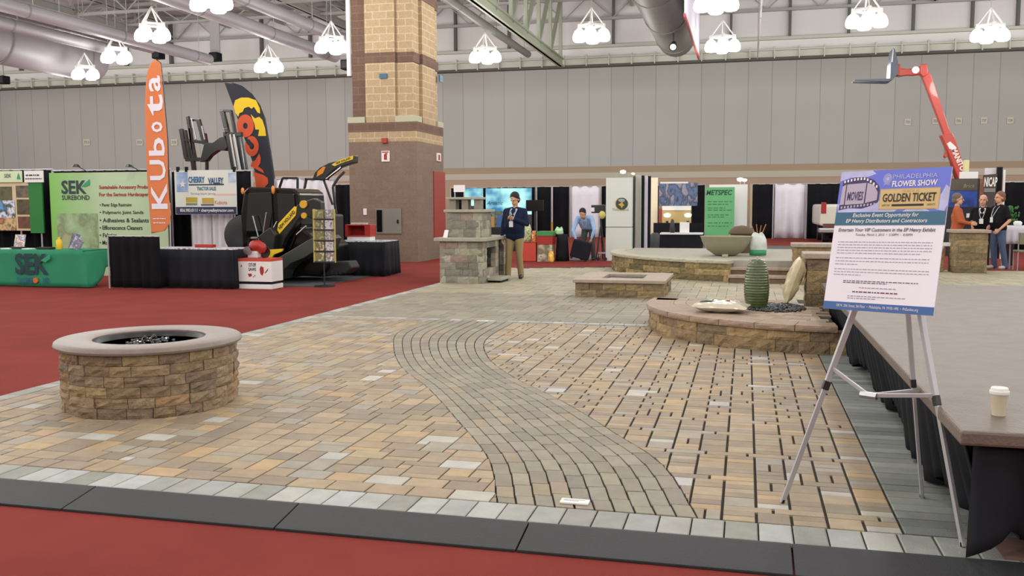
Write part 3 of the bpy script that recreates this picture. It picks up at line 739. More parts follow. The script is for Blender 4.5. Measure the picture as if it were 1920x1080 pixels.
lines(.26, .68, .13, .131, 1, mat('maroon ink', (120,60,90), .6), 1, .009); lines(.22, .75, .085, .10, 2, M_pale, .5)

# ------------------------------------------------------------------ round dais with urn fountain
pald = [(148,126,92)]*3+[(138,117,86)]*3+[(126,109,86)]*3+[(158,134,96)]*2
dz_ = .35
da = thing('seat_dais', 'low half-round stone dais with thick brown capstones', 'stone dais', (DC[0]-.8, DC[1]-.6, PZ))
a_s = -PI/2+math.asin((.93-DC[0])/DR)  # front end at the platform skirt
AW = PI*.575; A0 = a_s-AW
b = MB(); rr = DR-.04; run(b, line(.62, 12.47, DC[0]-2.0, 12.47, 0, 1), 1.72, PZ, [.13,.105], .36, .2, pald, .012, nu=6); run(b, arc(DC[0], DC[1], rr, A0), rr*AW, PZ, [.13,.105], .36, .2, pald, .012, wrap=True, nu=6); b.build('block_wall', M_stone, da)
b = MB(); k = 9; rnd = random.Random(3)
for i in range(4): b.col = jit((148,126,108), rnd, .08); block(b, line(.55, 12.5, -1.13, 12.5, 0, 1), .42*i+.004, .42*i+.416, dz_-.062, dz_, .3, .004, rnd, nu=6)
for i in range(k):
    t0, t1 = AW*i/k, AW*(i+1)/k; b.col = jit((148,126,108), rnd, .08); f_ = arc(DC[0], DC[1], DR, A0)
    block(b, f_, t0*DR+.004, t1*DR-.004, dz_-.062, dz_, .34, .004, rnd, nu=6)
b.build('cap_stones', mat('brown cap', (138,121,106), .6, var=.12, scale=16, bump=.3, bscale=80, attr=True), da)
poly = [(DC[0]+(DR-.335)*math.cos(a_s-AW*i/40), DC[1]+(DR-.335)*math.sin(a_s-AW*i/40)) for i in range(41)]
poly = [(x, y) for x, y in poly if y < 12.3]+[(.55, 12.3), (.55, 11.8), (.92, 11.8)]
b = MB(); b.poly([(x, y) for x, y in poly], dz_-.06, dz_-.016); b.build('bed', M_joint, da)
b = MB()
for i in range(1, 12):
    r0, r1 = DR-.34-i*.15, DR-.34-(i-1)*.15-.004
    if r0 < .1: break
    n_ = max(8, int(2*PI*r1/.2)); off = R.random()
    for j in range(n_):
        t0 = 2*PI*(j+off)/n_; t1 = 2*PI*(j+1+off)/n_-.004/r1
        q = [(DC[0]+r*math.cos(t), DC[1]+r*math.sin(t)) for r, t in ((r0,t0),(r1,t0),(r1,t1),(r0,t1))]
        cx = sum(p[0] for p in q)/4; cy = sum(p[1] for p in q)/4
        if cx > .88 or cy > 12.2 or (cx > .5 and cy > 11.8): continue
        b.col = jit(R.choice([(156,138,118),(146,128,110),(164,146,124)]), R, .06)
        b.add([(x, y, z) for z in (dz_-.02, dz_-.002) for x, y in q], [(4,5,6,7),(0,1,5,4),(1,2,6,5),(2,3,7,6),(3,0,4,7)])
b.build('inner_paving', M_pav, da)
p = Pz(1418, 578, dz_); UX, UY = p.x, p.y
urn = thing('urn_fountain', 'tall green ribbed glazed urn standing on the round dais', 'urn fountain', (UX, UY, dz_))
prof = [(.0,.0)]; H = .575
for i in range(61):
    v = i/60; r = .088+.060*math.sin(PI*min(1, (v*.86+.14)))**.8
    r += .0035*math.cos(2*PI*v*18); prof.append((r, .0+H*v))
prof += [(.085,H+.008),(.075,H),(.07,H-.03),(0,H-.03)]
b = MB(); b.lathe(prof, (UX, UY, dz_), 40); b.build('urn_body', mat('green glaze', (66,80,42), .22, var=.18, scale=18, coat=.6), urn, smooth=True)
b = MB(); b.cyl((UX,UY,dz_+H-.04), (UX,UY,dz_+H+.03), .012, .008, 10); b.ball((UX,UY,dz_+H+.035), .014,.014,.012); b.build('spout', mat('pale metal', (180,190,180), .3), urn)
b = MB(); q = Pz(1455, 578, dz_)
for i in range(520):
    a = R.uniform(0, 2*PI); rr_ = math.sqrt(R.random()); x = q.x-.02+.36*rr_*math.cos(a); y = q.y+.02+.46*rr_*math.sin(a)
    if x > .85 or math.hypot(x-UX, y-UY) < .1: continue
    s = R.uniform(.014,.03); b.ball((x, y, dz_+s*.35+.012*(1-rr_)), s, s*.8, s*.55, 6, 4, Matrix.Rotation(R.uniform(0,3),3,'Z'))
tag(b.build('pebble_bed', mat('black pebbles', (40,42,46), .35, var=.3, scale=30), smooth=True), 'black polished pebbles spread around the urn foot', 'pebbles', kind='stuff')
# bags
def pillow(b, c, L_, W_, T_, M, seed=1, seal=.06):
    rnd = random.Random(seed); ph = [rnd.uniform(0,6) for _ in range(6)]
    for sgn in (1, -1):
        def fn(u, v):
            x, y = (u-.5)*2, (v-.5)*2
            ex = max(0, 1-abs(x)**3.2); ey = max(0, 1-abs(y)**3.2); h = T_*.5*(ex*ey)**.55
            w = .10*math.sin(x*7+ph[0])*math.sin(y*5+ph[1])+.06*math.sin(x*15+ph[2]+y*9)
            h *= 1+w; sx_ = 1-.04*ey*abs(x)
            return Vector(c)+M@Vector((x*L_/2*(1-.05*(1-abs(y))**1), y*W_/2*(1-.04*math.cos(x*2)), sgn*h+.012*math.sin(x*9+ph[3])*(1-ex)+.01*math.sin(y*11+ph[4])*(1-ey)))
        b.grid(fn, 26, 20)
M_bagw = mat('clear white bag', (198,190,170), .22, var=.1, scale=9, spec=.7, coat=.4)
c = Pz(1352, 588, dz_); Mb = Matrix.Rotation(-.12,3,'Z')
bag = thing('sand_bag', 'shiny white plastic bag of sand lying flat on the dais edge', 'bag', (c.x, c.y+.16, dz_+.002), 'bags of paver sand')
b = MB(); pillow(b, (c.x, c.y+.16, dz_+.07), .62, .40, .13, Mb, 3); b.build('bag_body', M_bagw, bag, smooth=True)
def patch(b, c, L_, W_, T_, M, u0, u1, v0, v1, n_=8):
    def fn(u, v):
        x, y = (u0+(u1-u0)*u-.5)*2, (v0+(v1-v0)*v-.5)*2
        ex = max(0, 1-abs(x)**3.2); ey = max(0, 1-abs(y)**3.2); h = T_*.5*(ex*ey)**.55*1.12+.004
        return Vector(c)+M@Vector((x*L_/2*.97, y*W_/2*.97, h))
    b.grid(fn, n_, n_)
b = MB(); patch(b, (c.x, c.y+.16, dz_+.07), .62, .40, .13, Mb, .1, .34, .25, .8); b.build('green_print', mat('bag green', (70,130,96), .3), bag, smooth=True)
b = MB(); patch(b, (c.x, c.y+.16, dz_+.07), .62, .40, .13, Mb, .56, .66, .45, .75); b.build('orange_print', mat('bag orange', (206,92,48), .3), bag, smooth=True)
# stone pillars
def pillar(name, x0, x1, y0, y1, zb, zt, label, cat, pal, cap=.07, ov=.04, courses=None, bl=.3, capm=None, stone=None, rough=.012):
    t = thing(name, label, cat, ((x0+x1)/2, (y0+y1)/2, zb)); hh = zt-cap-zb; n_ = courses or max(1, round(hh/.15)); cs = [hh/n_]*n_
    b = MB()
    for (L_, f_) in ((x1-x0, line(x0, y0, x1, y0, 0, -1)), (y1-y0, line(x1, y0, x1, y1, 1, 0)), (x1-x0, line(x1, y1, x0, y1, 0, 1)), (y1-y0, line(x0, y1, x0, y0, -1, 0))):
        run(b, f_, L_, zb, cs, bl, .06, pal, rough, nu=4)
    b.col = lin((60,50,40)); b.box(x0+.03, x1-.03, y0+.03, y1-.03, zb, zt-cap)
    b.build('block_wall', stone or M_stone, t)
    MB().box(x0-ov, x1+ov, y0-ov, y1+ov, zt-cap, zt).build('cap', capm or M_cap, t, bevel=.012)
    return t
P1X = PY(1512, 540, 12.0).x
zt1 = PY(1530, 475, 12.0).z 
pillar('stone_pillar', P1X, P1X+.86, 12.0, 12.5, PZ, zt1, 'square brown stone pillar with cap at the back of the round dais', 'pillar', pald, bl=.34)
c = Pz(1488, 570, dz_); 
Mb2 = Matrix.Rotation(.0,3,'Z')@Matrix.Rotation(-1.25,3,'Y')
bag2 = thing('sand_bag', 'tan and white sand bag leaning upright against the stone pillar', 'bag', (c.x, c.y+.1, dz_), 'bags of paver sand')
b = MB(); cc = Vector((P1X-.15, 12.08, dz_+.30)); pillow(b, cc, .58, .42, .17, Mb2, 5); b.build('bag_body', mat('tan bag', (190,176,140), .35, var=.12, scale=8), bag2, smooth=True)
b = MB(); patch(b, cc, .58, .42, -.17, Mb2, .45, .6, .3, .6); b.build('orange_print', MATS['bag orange'], bag2, smooth=True)

# ------------------------------------------------------------------ square fire pit box
X0, X1, Y0, Y1, ZT = -2.76, -1.3, 15.3, 17.0, .345
fb = thing('fire_table', 'low square stone fire pit with flat cap and recessed dark insert', 'fire pit', ((X0+X1)/2, (Y0+Y1)/2, PZ))
b = MB(); cs = [.12, .12]; palf = [(132,116,86)]*3+[(118,103,78)]*3+[(146,127,92)]*2
for (L_, f_) in ((X1-X0, line(X0,Y0,X1,Y0,0,-1)), (Y1-Y0, line(X1,Y0,X1,Y1,1,0)), (X1-X0, line(X1,Y1,X0,Y1,0,1)), (Y1-Y0, line(X0,Y1,X0,Y0,-1,0))): run(b, f_, L_, PZ, cs, .33, .1, palf, .012)
b.build('block_wall', M_stone, fb)
b = MB(); w = .38
for x0, x1, y0, y1 in ((X0-.04,X1+.04,Y0-.04,Y0+w),(X0-.04,X1+.04,Y1-w,Y1+.04),(X0-.04,X0+w,Y0+w,Y1-w),(X1-w,X1+.04,Y0+w,Y1-w)): b.box(x0, x1, y0, y1, ZT-.055, ZT)
b.build('cap', M_cap, fb, bevel=.008)
b = MB(); b.box(X0+w, X1-w, Y0+w, Y1-w, ZT-.09, ZT-.05); b.build('fire_insert', MATS['bowl black'], fb)

# ------------------------------------------------------------------ curved terrace
TZ = .47; TCX, TCY, TR = .95, 22.75, 4.1
ter = thing('curved_terrace', 'wide curved stone terrace wall with pale cap behind the square fire pit', 'terrace', (0, 21.5, PZ))
tA = math.radians(168); tB = math.radians(252)   # left end, front end
f_ = arc(TCX, TCY, TR, tA)
b = MB(); pt = [(152,134,92)]*4+[(134,118,82)]*4+[(116,103,74)]*3+[(168,148,106)]*2
run(b, f_, TR*(tB-tA), PZ, [.12,.12,.12], .34, .2, pt, .014, nu=5)
fx, fy = TCX+TR*math.cos(tB), TCY+TR*math.sin(tB)
b.build('block_wall', M_stone, ter)
b = MB(); k = 18
for i in range(k):
    t0, t1 = (tB-tA)*TR*i/k, (tB-tA)*TR*(i+1)/k; b.col = jit((172,166,146), R, .05)
    block(b, arc(TCX, TCY, TR+.04, tA), t0*(TR+.04)/TR+.003, t1*(TR+.04)/TR-.003, TZ-.06, TZ, .34, .004, R, nu=4)
b.build('cap_stones', mat('pale cap', (170,164,146), .65, var=.1, scale=12, bump=.25, bscale=80, attr=True), ter)
pts = [(TCX+(TR-.29)*math.cos(tA+(tB-tA)*i/24), TCY+(TR-.29)*math.sin(tA+(tB-tA)*i/24)) for i in range(25)]+[(fx, 19.2), (3.4, 19.2), (3.4, 24.2), (pts[0][0] if False else -2.8, 24.2)]
b = MB(); b.poly(pts, PZ, TZ-.008); b.build('terrace_paving', mat('terrace paving', (156,152,138), .6, var=.1, scale=8), ter)
st = thing('stone_steps', 'two stone steps up to the curved terrace beside its front wall', 'steps', (.3, 18.8, PZ))
for i, (y0, z1) in enumerate(((18.62, .20), (18.95, .335))):
    MB().box(fx+.02, .87, y0+.03, 19.2, PZ if i == 0 else .20, z1-.055).build('riser', mat('step riser', (104,90,66), .9, var=.2, scale=12), st)
    MB().box(fx+.02-.03, .88, y0, y0+.36, z1-.055, z1).build('tread', M_cap, st, bevel=.008)
zt2 = PY(1520, 457, 18.5).z
pillar('stone_pillar', .9, 2.0, 18.5, 19.1, PZ, zt2, 'wide brown stone pillar beside the terrace steps, behind the sign', 'pillar', pald, bl=.4)
bx = PY(1768, 480, 22.3).x
# planter bowl, dome, bag on the terrace
p = Pz(1358, 478, TZ); q = thing('planter_bowl', 'wide pale grey planter bowl standing on the terrace', 'planter', (p.x, 20.9, TZ))
BX, BY = PY(1361, 450, 20.9).x, 20.9
b = MB(); b.lathe([(.22,0),(.24,.01),(.40,.12),(.50,.27),(.545,.40),(.56,.42),(.52,.42),(.47,.28),(.36,.12),(0,.08)], (BX, BY, TZ), 48); b.build('bowl', mat('planter grey', (146,142,116), .6, var=.05, scale=6), q, smooth=.7)
MB().box(BX-.06, BX+.06, BY-.62, BY-.5, TZ, TZ+.05).build('foot_block', M_gcap, q)
X_, _, z0, z1 = rc(1372, 418, 1412, 437, 22.2); cx = PY(1391, 430, 22.2).x
b = MB(); b.lathe([(.3,.0),(.3,.03),(.26,.1),(.17,.17),(0,.2)], (cx, 22.2, z0-.02), 28)
dm = thing('round_hassock', 'brown domed lid resting on a post behind the planter bowl', 'lid', (cx, 22.2, TZ)); b.build('dome', mat('brown felt', (92,76,58), .8), dm, smooth=True)
MB().cyl((cx,22.2,TZ), (cx,22.2,z0), .2, .26, 20).build('post', mat('brown felt', ()), dm, smooth=.7)
c = PY(1421, 470, 20.9); bg = thing('plant_bag', 'white and green sack with sticks standing beside the planter bowl', 'bag', (c.x, 20.9, TZ))
Mb3 = Matrix.Rotation(-PI/2,3,'Y')@Matrix.Rotation(PI/2,3,'X')
def sack(t, cx, cy, z, w, d, h, m, seed=2, top=.5):
    rnd = random.Random(seed); ph = [rnd.uniform(0,6) for _ in range(4)]
    def fn(u, v):
        a = 2*PI*u; k = (1-abs(2*v-1)**6*.25)*(1 if v < .7 else 1-(v-.7)/.3*(1-top)*.6); k *= 1+.05*math.sin(a*3+ph[0]+v*5)+.03*math.sin(a*5+v*9+ph[1])
        kd = k*(1 if v < .6 else 1-(v-.6)/.4*.8)
        return (cx+w/2*k*math.cos(a), cy+d/2*kd*math.sin(a), z+.003+h*v+(.03*math.sin(a*2+ph[2]) if v > .9 else 0))
    b = MB(); b.grid(fn, 28, 14); b.add([fn(i/28, 0) for i in range(28)], [tuple(range(28))]); b.add([fn(i/28, 1) for i in range(28)], [tuple(range(28))])
    return b.build('sack', m, t, smooth=True)
sack(bg, c.x, 20.9, TZ, .36, .2, .48, mat('sack white', (196,200,196), .35, var=.15, scale=7))
b = MB(); b.lathe([(.178,.0),(.182,.12)], (0,0,0), 28); b.v = [(c.x+x, 20.9+y*.57, TZ+.01+z) for x, y, z in b.v]; b.build('green_hem', mat('hem green', (50,140,90), .5), bg, smooth=True)
for k in range(4):
    MB().cyl((c.x-.04+.03*k, 20.9, TZ+.4), (c.x-.14+.10*k, 20.9+.03*k, TZ+.66+.02*(k%2)), .012, .01, 6).build('stick', mat('stick brown', (150,104,60), .7), bg)

# ------------------------------------------------------------------ grey stone oven tower
gp = [(146,142,126)]*4+[(128,126,114)]*4+[(162,158,140)]*3+[(118,112,104)]*2+[(150,132,122)]
X0, X1, Y0, Y1 = -5.86, -4.97, 17.42, 19.2; ZL = .93
ov = thing('outdoor_fireplace', 'grey stone outdoor fireplace tower with ledge, hearth and chimney slab', 'fireplace', ((X0+X1)/2, (Y0+Y1)/2, PZ))
b = MB(); cs = [.138]*6; hh = sum(cs)
run(b, line(X0,Y0,X1,Y0,0,-1), X1-X0, PZ, cs, .3, .1, gp, .008); run(b, line(X0,Y1,X0,Y0,-1,0), Y1-Y0, PZ, cs, .3, .1, gp, .008); run(b, line(X1,Y1,X0,Y1,0,1), X1-X0, PZ, cs, .3, .1, gp, .008)
run(b, line(X1,Y0,X1,Y0+.3,1,0), .3, PZ, cs, .3, .1, gp, .006)
run(b, line(X1,Y0+.3,X1,Y0+.95,1,0), .65, PZ, cs[:2], .3, .1, gp, .006); run(b, line(X1,Y0+.3,X1,Y0+.95,1,0), .65, PZ+cs[0]*5, cs[:1], .3, .1, gp, .006)
run(b, line(X1,Y0+.95,X1,Y0+1.22,1,0), .27, PZ, cs, .3, .1, gp, .006); run(b, line(X1,Y0+1.62,X1,Y1,1,0), .16, PZ, cs, .3, .1, gp, .006)
b.col = lin((70,66,58)); b.box(X0+.05, X1-.4, Y0+.05, Y1-.05, PZ, PZ+hh); b.box(X1-.4, X1-.05, Y0+.05, Y0+.28, PZ, PZ+hh)
b.build('lower_body', M_gstone, ov)
b = MB(); b.box(X1-.42, X1-.38, Y0+.2, Y1-.1, PZ, PZ+hh-.01); b.build('firebox_back', M_black, ov)
MB().box(X0-.09, X1+.07, Y0-.1, Y1+.05, PZ+hh, PZ+hh+.07).build('ledge', M_gcap, ov, bevel=.012)
z = PZ+hh+.07; u0, u1, v0, v1 = X0+.1, X1-.1, Y0+.2, Y0+1.0
b = MB()
for (L_, f_) in ((u1-u0, line(u0,v0,u1,v0,0,-1)), (v1-v0, line(u1,v0,u1,v1,1,0)), (u1-u0, line(u1,v1,u0,v1,0,1)), (v1-v0, line(u0,v1,u0,v0,-1,0))): run(b, f_, L_, z, [.165]*3, .36, .1, gp, .006)
b.col = lin((70,66,58)); b.box(u0+.05, u1-.05, v0+.05, v1-.05, z, z+.495); b.build('upper_body', M_gstone, ov)
z += .495; MB().box(u0-.06, u1+.06, v0-.06, v1+.06, z, z+.055).build('upper_ledge', M_gcap, ov, bevel=.01); z += .055
for k in range(3):
    x = u0+.02+k*(u1-u0-.18)/2; MB().box(x, x+.13, v0+.08, v0+.3, z, z+.2).build('chimney_pier', M_gstone_ if False else mat('pier stone', (134,130,116), .9, var=.12, scale=8), ov)
MB().box(u0-.04, u1+.0, v0+.02, v0+.4, z+.2, z+.245).build('chimney_slab', M_gcap, ov, bevel=.008)
MB().box(X1+.01, X1+.30, Y0+.28, Y0+.98, PZ+.04, PZ+.1).build('hearth_slab', M_gcap, ov, bevel=.01)
MB().box(X1+.03, X1+.27, Y0+.33, Y0+.93, PZ, PZ+.04).build('hearth_base', M_gstone, ov)
cx = PY(836, 430, Y0+.0).x; t = thing('price_card', 'small white folded card standing on the left of the fireplace ledge', 'card', (cx, Y0, PZ+hh+.071))
MB().add([(cx-.05,Y0-.03,PZ+hh+.071),(cx+.04,Y0-.03,PZ+hh+.071),(cx+.045,Y0+.02,PZ+hh+.22),(cx-.03,Y0+.02,PZ+hh+.22)], [(0,1,2,3)]) if False else None
b = MB(); b.add([(cx-.05,Y0-.04,PZ+hh+.072),(cx+.04,Y0-.04,PZ+hh+.072),(cx+.05,Y0+.02,PZ+hh+.22),(cx-.03,Y0+.02,PZ+hh+.22)], [(0,1,2,3)]); b.build('card', M_white, t, solid=.004)
# ------------------------------------------------------------------ people
def caps(b, p0, r0, p1, r1, n=12):
    p0, p1 = Vector(p0), Vector(p1); b.ball(p0, r0, r0, r0, n, 8); b.ball(p1, r1, r1, r1, n, 8)
    if (p1-p0).length > 1e-4: b.cyl(p0, p1, r0*.98, r1*.98, n)
def chain(b, pts):
    for a, c in zip(pts, pts[1:]): caps(b, a[0], a[1], c[0], c[1])
def remesh(o, vox, sm=4):
    r = o.modifiers.new('r', 'REMESH'); r.mode = 'VOXEL'; r.voxel_size = vox; r.use_smooth_shade = True
    if sm: s = o.modifiers.new('s', 'SMOOTH'); s.iterations = sm; s.factor = .5
    dg = bpy.context.evaluated_depsgraph_get(); dg.update()
    me = bpy.data.meshes.new_from_object(o.evaluated_get(dg)); o.modifiers.clear(); old = o.data; mats = list(old.materials)
    o.data = me; bpy.data.meshes.remove(old)
    if not me.materials:
        for m in mats: me.materials.append(m)
    for p in me.polygons: p.use_smooth = True
    return o
M_navy = mat('navy jacket', (24,34,58), .85, spec=.2); M_khaki = mat('khaki trousers', (150,134,96), .85, spec=.2); M_hair = mat('dark brown hair', (26,20,18), .7)
M_shoe = mat('brown shoe', (52,40,34), .5); M_lblue = mat('light blue shirt', (150,182,222), .85); M_greytr = mat('grey trousers', (70,74,72), .85)
M_jean = mat('blue jeans', (72,88,118), .85, var=.1, scale=8); M_or = mat('rust orange shirt', (168,84,44), .85); M_bshirt = mat('black shirt', (18,19,22), .85, spec=.2)
M_ghair = mat('grey brown hair', (104,88,74), .7); M_eye = mat('eye', (30,24,22), .3); M_lip = mat('lips', (160,96,84), .6)
def person(loc, rz, label, arms, legs, top, trous, hair, shoe=None, lean=0, longs=True, bald=False, head_tilt=0, head_turn=0, badge=True, belly=0, H=1.78, collar=None, cap=False, untuck=False, skin=None, torso_top=None):
    """arms/legs: lists of joints (shoulder, elbow, wrist, finger direction) / (hip, knee, ankle, toe) in body space facing -Y"""
    t = thing('person', label, 'person', loc, None, rz); k = H/1.78; t.scale = (k, k, k); skin = skin or M_skin
    T = torso_top or (lambda p: Vector(p))
    hd = T((0,-.01,1.645)); nk = T((0,.0,1.47)); R3 = Matrix.Rotation(head_turn,3,'Z')@Matrix.Rotation(head_tilt,3,'X')
    hp = lambda x, y, z: hd+R3@Vector((x,y,z))*1.12
    b = MB(); b.ball(hp(0,.012,.035), .086, .105, .102, 16, 12, R3); b.ball(hp(0,-.02,-.045), .066, .074, .08, 14, 10, R3); caps(b, hp(0,-.055,-.085), .026, hp(0,-.05,-.08), .03)
    caps(b, hp(0,-.092,.01), .010, hp(0,-.108,-.022), .014); b.ball(hp(0,-.086,-.055), .028,.012,.010, 10, 6, R3)
    for s in (-1, 1): b.ball(hp(s*.078,.012,-.005), .012,.024,.034, 8, 6, R3)
    for s in (-1,1): b.ball(hp(s*.03,-.082,.028), .022,.012,.009, 8, 6, R3)
    caps(b, hp(0,.01,-.05), .052, nk+Vector((0,.01,-.03)), .058)
    tor = [((.0,.0,1.42),.075), ((.0,.0,1.30),.12)]
    def torso(b, g):
        for s in (-1, 1):
            chain(b, [(T((s*.03,.01,1.44)), .055+g), (T((s*.16,.01,1.405)), .062+g), (T((s*.11,0,1.26)), .112+g), (T((s*.085,-.015-belly*.4,1.08)), .115+g+belly*.35), (T((s*.085,0,.95)), .115+g)])
        chain(b, [(T((0,-.01,1.36)), .10+g), (T((0,-.02-belly*.5,1.12)), .12+g+belly*.4), (T((0,0,.96)), .12+g)])
    torso(b, -.012)
    for (sh, el, wr, hdn) in arms:
        sh, el, wr = Vector(sh), Vector(el), Vector(wr)
        chain(b, [(sh, .055), (sh.lerp(el,.5), .046), (el, .038), (el.lerp(wr,.4), .037), (wr, .025)])
        d = Vector(hdn[0]).normalized(); side = Vector(hdn[1]).normalized(); side = (side-d*side.dot(d)).normalized(); pn = d.cross(side)*hdn[2]
        pc = wr+d*.05; 
        for q in (-1, -.3, .3, 1): caps(b, wr+side*q*.014+d*.01, .016, wr+d*.085+side*q*.03, .013)
        curl = hdn[3]
        for q, ln in ((-1.05,.062),(-.36,.078),(.36,.08),(1.05,.07)):
            p = wr+d*.088+side*q*.03; d1 = (d*math.cos(curl)+pn*math.sin(curl)); d2 = (d*math.cos(2*curl)+pn*math.sin(2*curl))
            p1 = p+d1*ln*.5; p2 = p1+d2*ln*.5; chain(b, [(p, .0105), (p1, .0095), (p2, .008)])
        th_ = wr+d*.03+side*.028; caps(b, th_, .014, th_+(side*.8+d*.7+pn*.35)*.03, .012); caps(b, th_+(side*.8+d*.7+pn*.35)*.03, .012, th_+(side*.8+d*.7+pn*.35)*.03+(d+pn*.6)*.028, .009)
    for (hp_, kn, an, toe) in legs:
        hp_, kn, an, toe = map(Vector, (hp_, kn, an, toe))
        chain(b, [(hp_, .09), (hp_.lerp(kn,.5), .075), (kn, .053), (kn.lerp(an,.35), .053), (an, .036)]); caps(b, an-Vector((0,0,.035)), .034, toe, .028)
    body = b.build('body', skin, t, local=True); remesh(body, .0085, 2)
    b = MB(); torso(b, .012)
    if untuck: chain(b, [(T((-.08,0,.9)), .13), (T((.08,0,.9)), .13)])
    for (sh, el, wr, hdn) in arms:
        sh, el, wr = Vector(sh), Vector(el), Vector(wr)
        e_ = el if not longs else wr
        if longs: chain(b, [(sh, .072), (sh.lerp(el,.5), .062), (el, .054), (el.lerp(wr,.5), .047), (wr-(wr-el).normalized()*.02, .036)])
        else: chain(b, [(sh, .07), (sh.lerp(el,.72), .066)])
    sh_ = b.build('shirt', top, t, local=True); remesh(sh_, .012, 5)
    b = MB()
    for s in (-1, 1): chain(b, [(T((s*.075,0,.97)), .118), (T((s*.08,.005,.89)), .118)])
    for (hp_, kn, an, toe) in legs:
        hp_, kn, an, toe = map(Vector, (hp_, kn, an, toe)); chain(b, [(hp_, .108), (hp_.lerp(kn,.5), .092), (kn, .072), (kn.lerp(an,.5), .068), (an-Vector((0,0,.03)), .066)])
    remesh(b.build('trousers', trous, t, local=True), .012, 6)
    MB().lathe([(.0,-.016),(1,-.016),(1,.016),(0,.016)]) if False else None
    for (hp_, kn, an, toe) in legs:
        an, toe = Vector(an), Vector(toe); b = MB(); caps(b, an+Vector((0,.02,-.04)), .046, toe, .04); caps(b, an, .045, an+Vector((0,0,-.045)), .046)
        o = b.build('shoe', shoe or M_shoe, t, local=True); remesh(o, .009, 3)
        for v in o.data.vertices: v.co.z = max(v.co.z, .001)
    if not bald:
        b = MB(); b.ball(hp(0,.026,.058), .098, .108, .100, 18, 12, R3); b.ball(hp(0,.05,-.015), .088,.085,.09, 14, 10, R3); [b.ball(hp(s*.072,.02,.015), .02,.03,.045, 8, 6, R3) for s in (-1,1)]
        if cap: b.ball(hp(0,-.095,.055), .06,.06,.012, 12, 6, R3); b.ball(hp(0,.0,.06), .088,.10,.085,18,12,R3)
        o = b.build('cap' if cap else 'hair', hair, t, local=True)
    else:
        b = MB(); 
        for s in (-1,1): b.ball(hp(s*.062,.04,.0), .02,.05,.035, 10, 8, R3)
        b.ball(hp(0,.085,-.005), .055,.02,.035,10,8,R3); o = b.build('hair', hair, t, local=True)
    remesh(o, .01, 2)
    for s in (-1, 1): MB().ball(hp(s*.03,-.079,.014), .0125,.009,.008, 8, 6, R3).build('eye', M_eye, t, local=True, smooth=True)
    MB().ball(hp(0,-.091,-.052), .022,.007,.006, 8, 6, R3).build('mouth', M_lip, t, local=True, smooth=True)
    if collar:
        b = MB()
        for s in (-1,1): b.beam(T((s*.045,-.05,1.46)), T((s*.012,-.125,1.33)), .05, .012)
        b.build('collar', collar, t, local=True)
    if badge:
        b = MB(); zb = 1.16; y = -.158-belly*.75
        for s in (-1,1): b.tube([T((s*.075,.0,1.50)), T((s*.07,-.10,1.40)), T((s*.04,-.147-belly*.4,1.27)), T((s*.012,y,1.20))], .006, 6)
        l = b.build('lanyard', mat('lanyard', (206,206,210), .7), t, local=True)
        MB().box(-.045,.045,y-.012,y-.004,1.08,1.20).build('badge', M_white, l, local=True)
    return t
# man reading his phone
p = Pz(966, 522); man = person((p.x, p.y, PZ), -.18, 'man in navy jacket and khaki trousers looking down at a phone beside the fireplace',
    [((-.2,.01,1.40), (-.27,.0,1.12), (-.26,-.10,.86), ((.1,-.1,-1),(0,-1,0),-1,.35)), ((.2,.01,1.40), (.285,-.03,1.14), (.07,-.24,1.25), ((-.8,-.35,.35),(0,-.5,1),-1,.9))],
    [((-.095,0,.9), (-.13,-.03,.5), (-.17,.0,.09), (-.20,-.16,.035)), ((.095,0,.9), (.10,-.01,.5), (.10,.08,.09), (.15,-.07,.035))],
    M_navy, M_khaki, M_hair, head_tilt=.42, head_turn=-.15, belly=.05, collar=M_lblue, untuck=True, cap=False)
man.data = None
ph = Matrix.Rotation(-.18,4,'Z'); w = Vector((p.x,p.y,PZ))+ph@Vector((-.045,-.33,1.275))
tph = thing('phone', 'dark mobile phone held by the man in the navy jacket', 'phone', w, None, -.18)
MB().box(-.036,.036,-.005,.005,-.07,.07,Matrix.Rotation(.9,4,'X')).build('phone_body', M_blackgloss, tph, local=True, bevel=.002)

# ------------------------------------------------------------------ left booths
M_drape = mat('black drape', (19,19,23), .9, spec=.15, var=.2, scale=2)
YD = 19.2
def drape(px0, px1, pyt, Y, label, m=None, zb=.02, pitch=.3, group='booth drapes', amp=.05, name='booth_drape', cat='drape'):
    x0 = PY(px0, pyt+20, Y).x; x1 = PY(px1, pyt+20, Y).x; zt = PY((px0+px1)/2, pyt, Y).z
    t = thing(name, label, cat, ((x0+x1)/2, Y, 0), group); b = MB(); curtain(b, x0, x1, Y, zb, zt, amp, pitch); b.build('cloth', m or M_drape, t, smooth=True, solid=.01)
    MB().cyl((x0-.03,Y,zt), (x1+.03,Y,zt), .02, .02, 8).build('rail', M_alu, t)
    for x in (x0-.02, x1+.02): MB().cyl((x,Y+.02,0), (x,Y+.02,zt+.03), .022, .022, 8).build('upright_pole', M_alu, t)
    return t
drape(-60, 96, 319, 18.75, 'black drape behind the photo panels at the far left')
drape(102, 318, 319, 18.75, 'black drape behind the pale green banner wall')
drape(298, 470, 321, 19.1, 'black drape behind the two white curtains under the tractor banner')
def board(name, px0, py0, px1, py1, Y, m, label, cat, t=.03, group=None, frame=None, z0=None):
    x0, x1, zb, zt = rc(px0, py0, px1, py1, Y); zb = zb if z0 is None else z0
    o = thing(name, label, cat, ((x0+x1)/2, Y, zb), group)
    MB().box(x0, x1, Y-t, Y, zb, zt).build('panel', m, o)
    return o, x0, x1, zb, zt
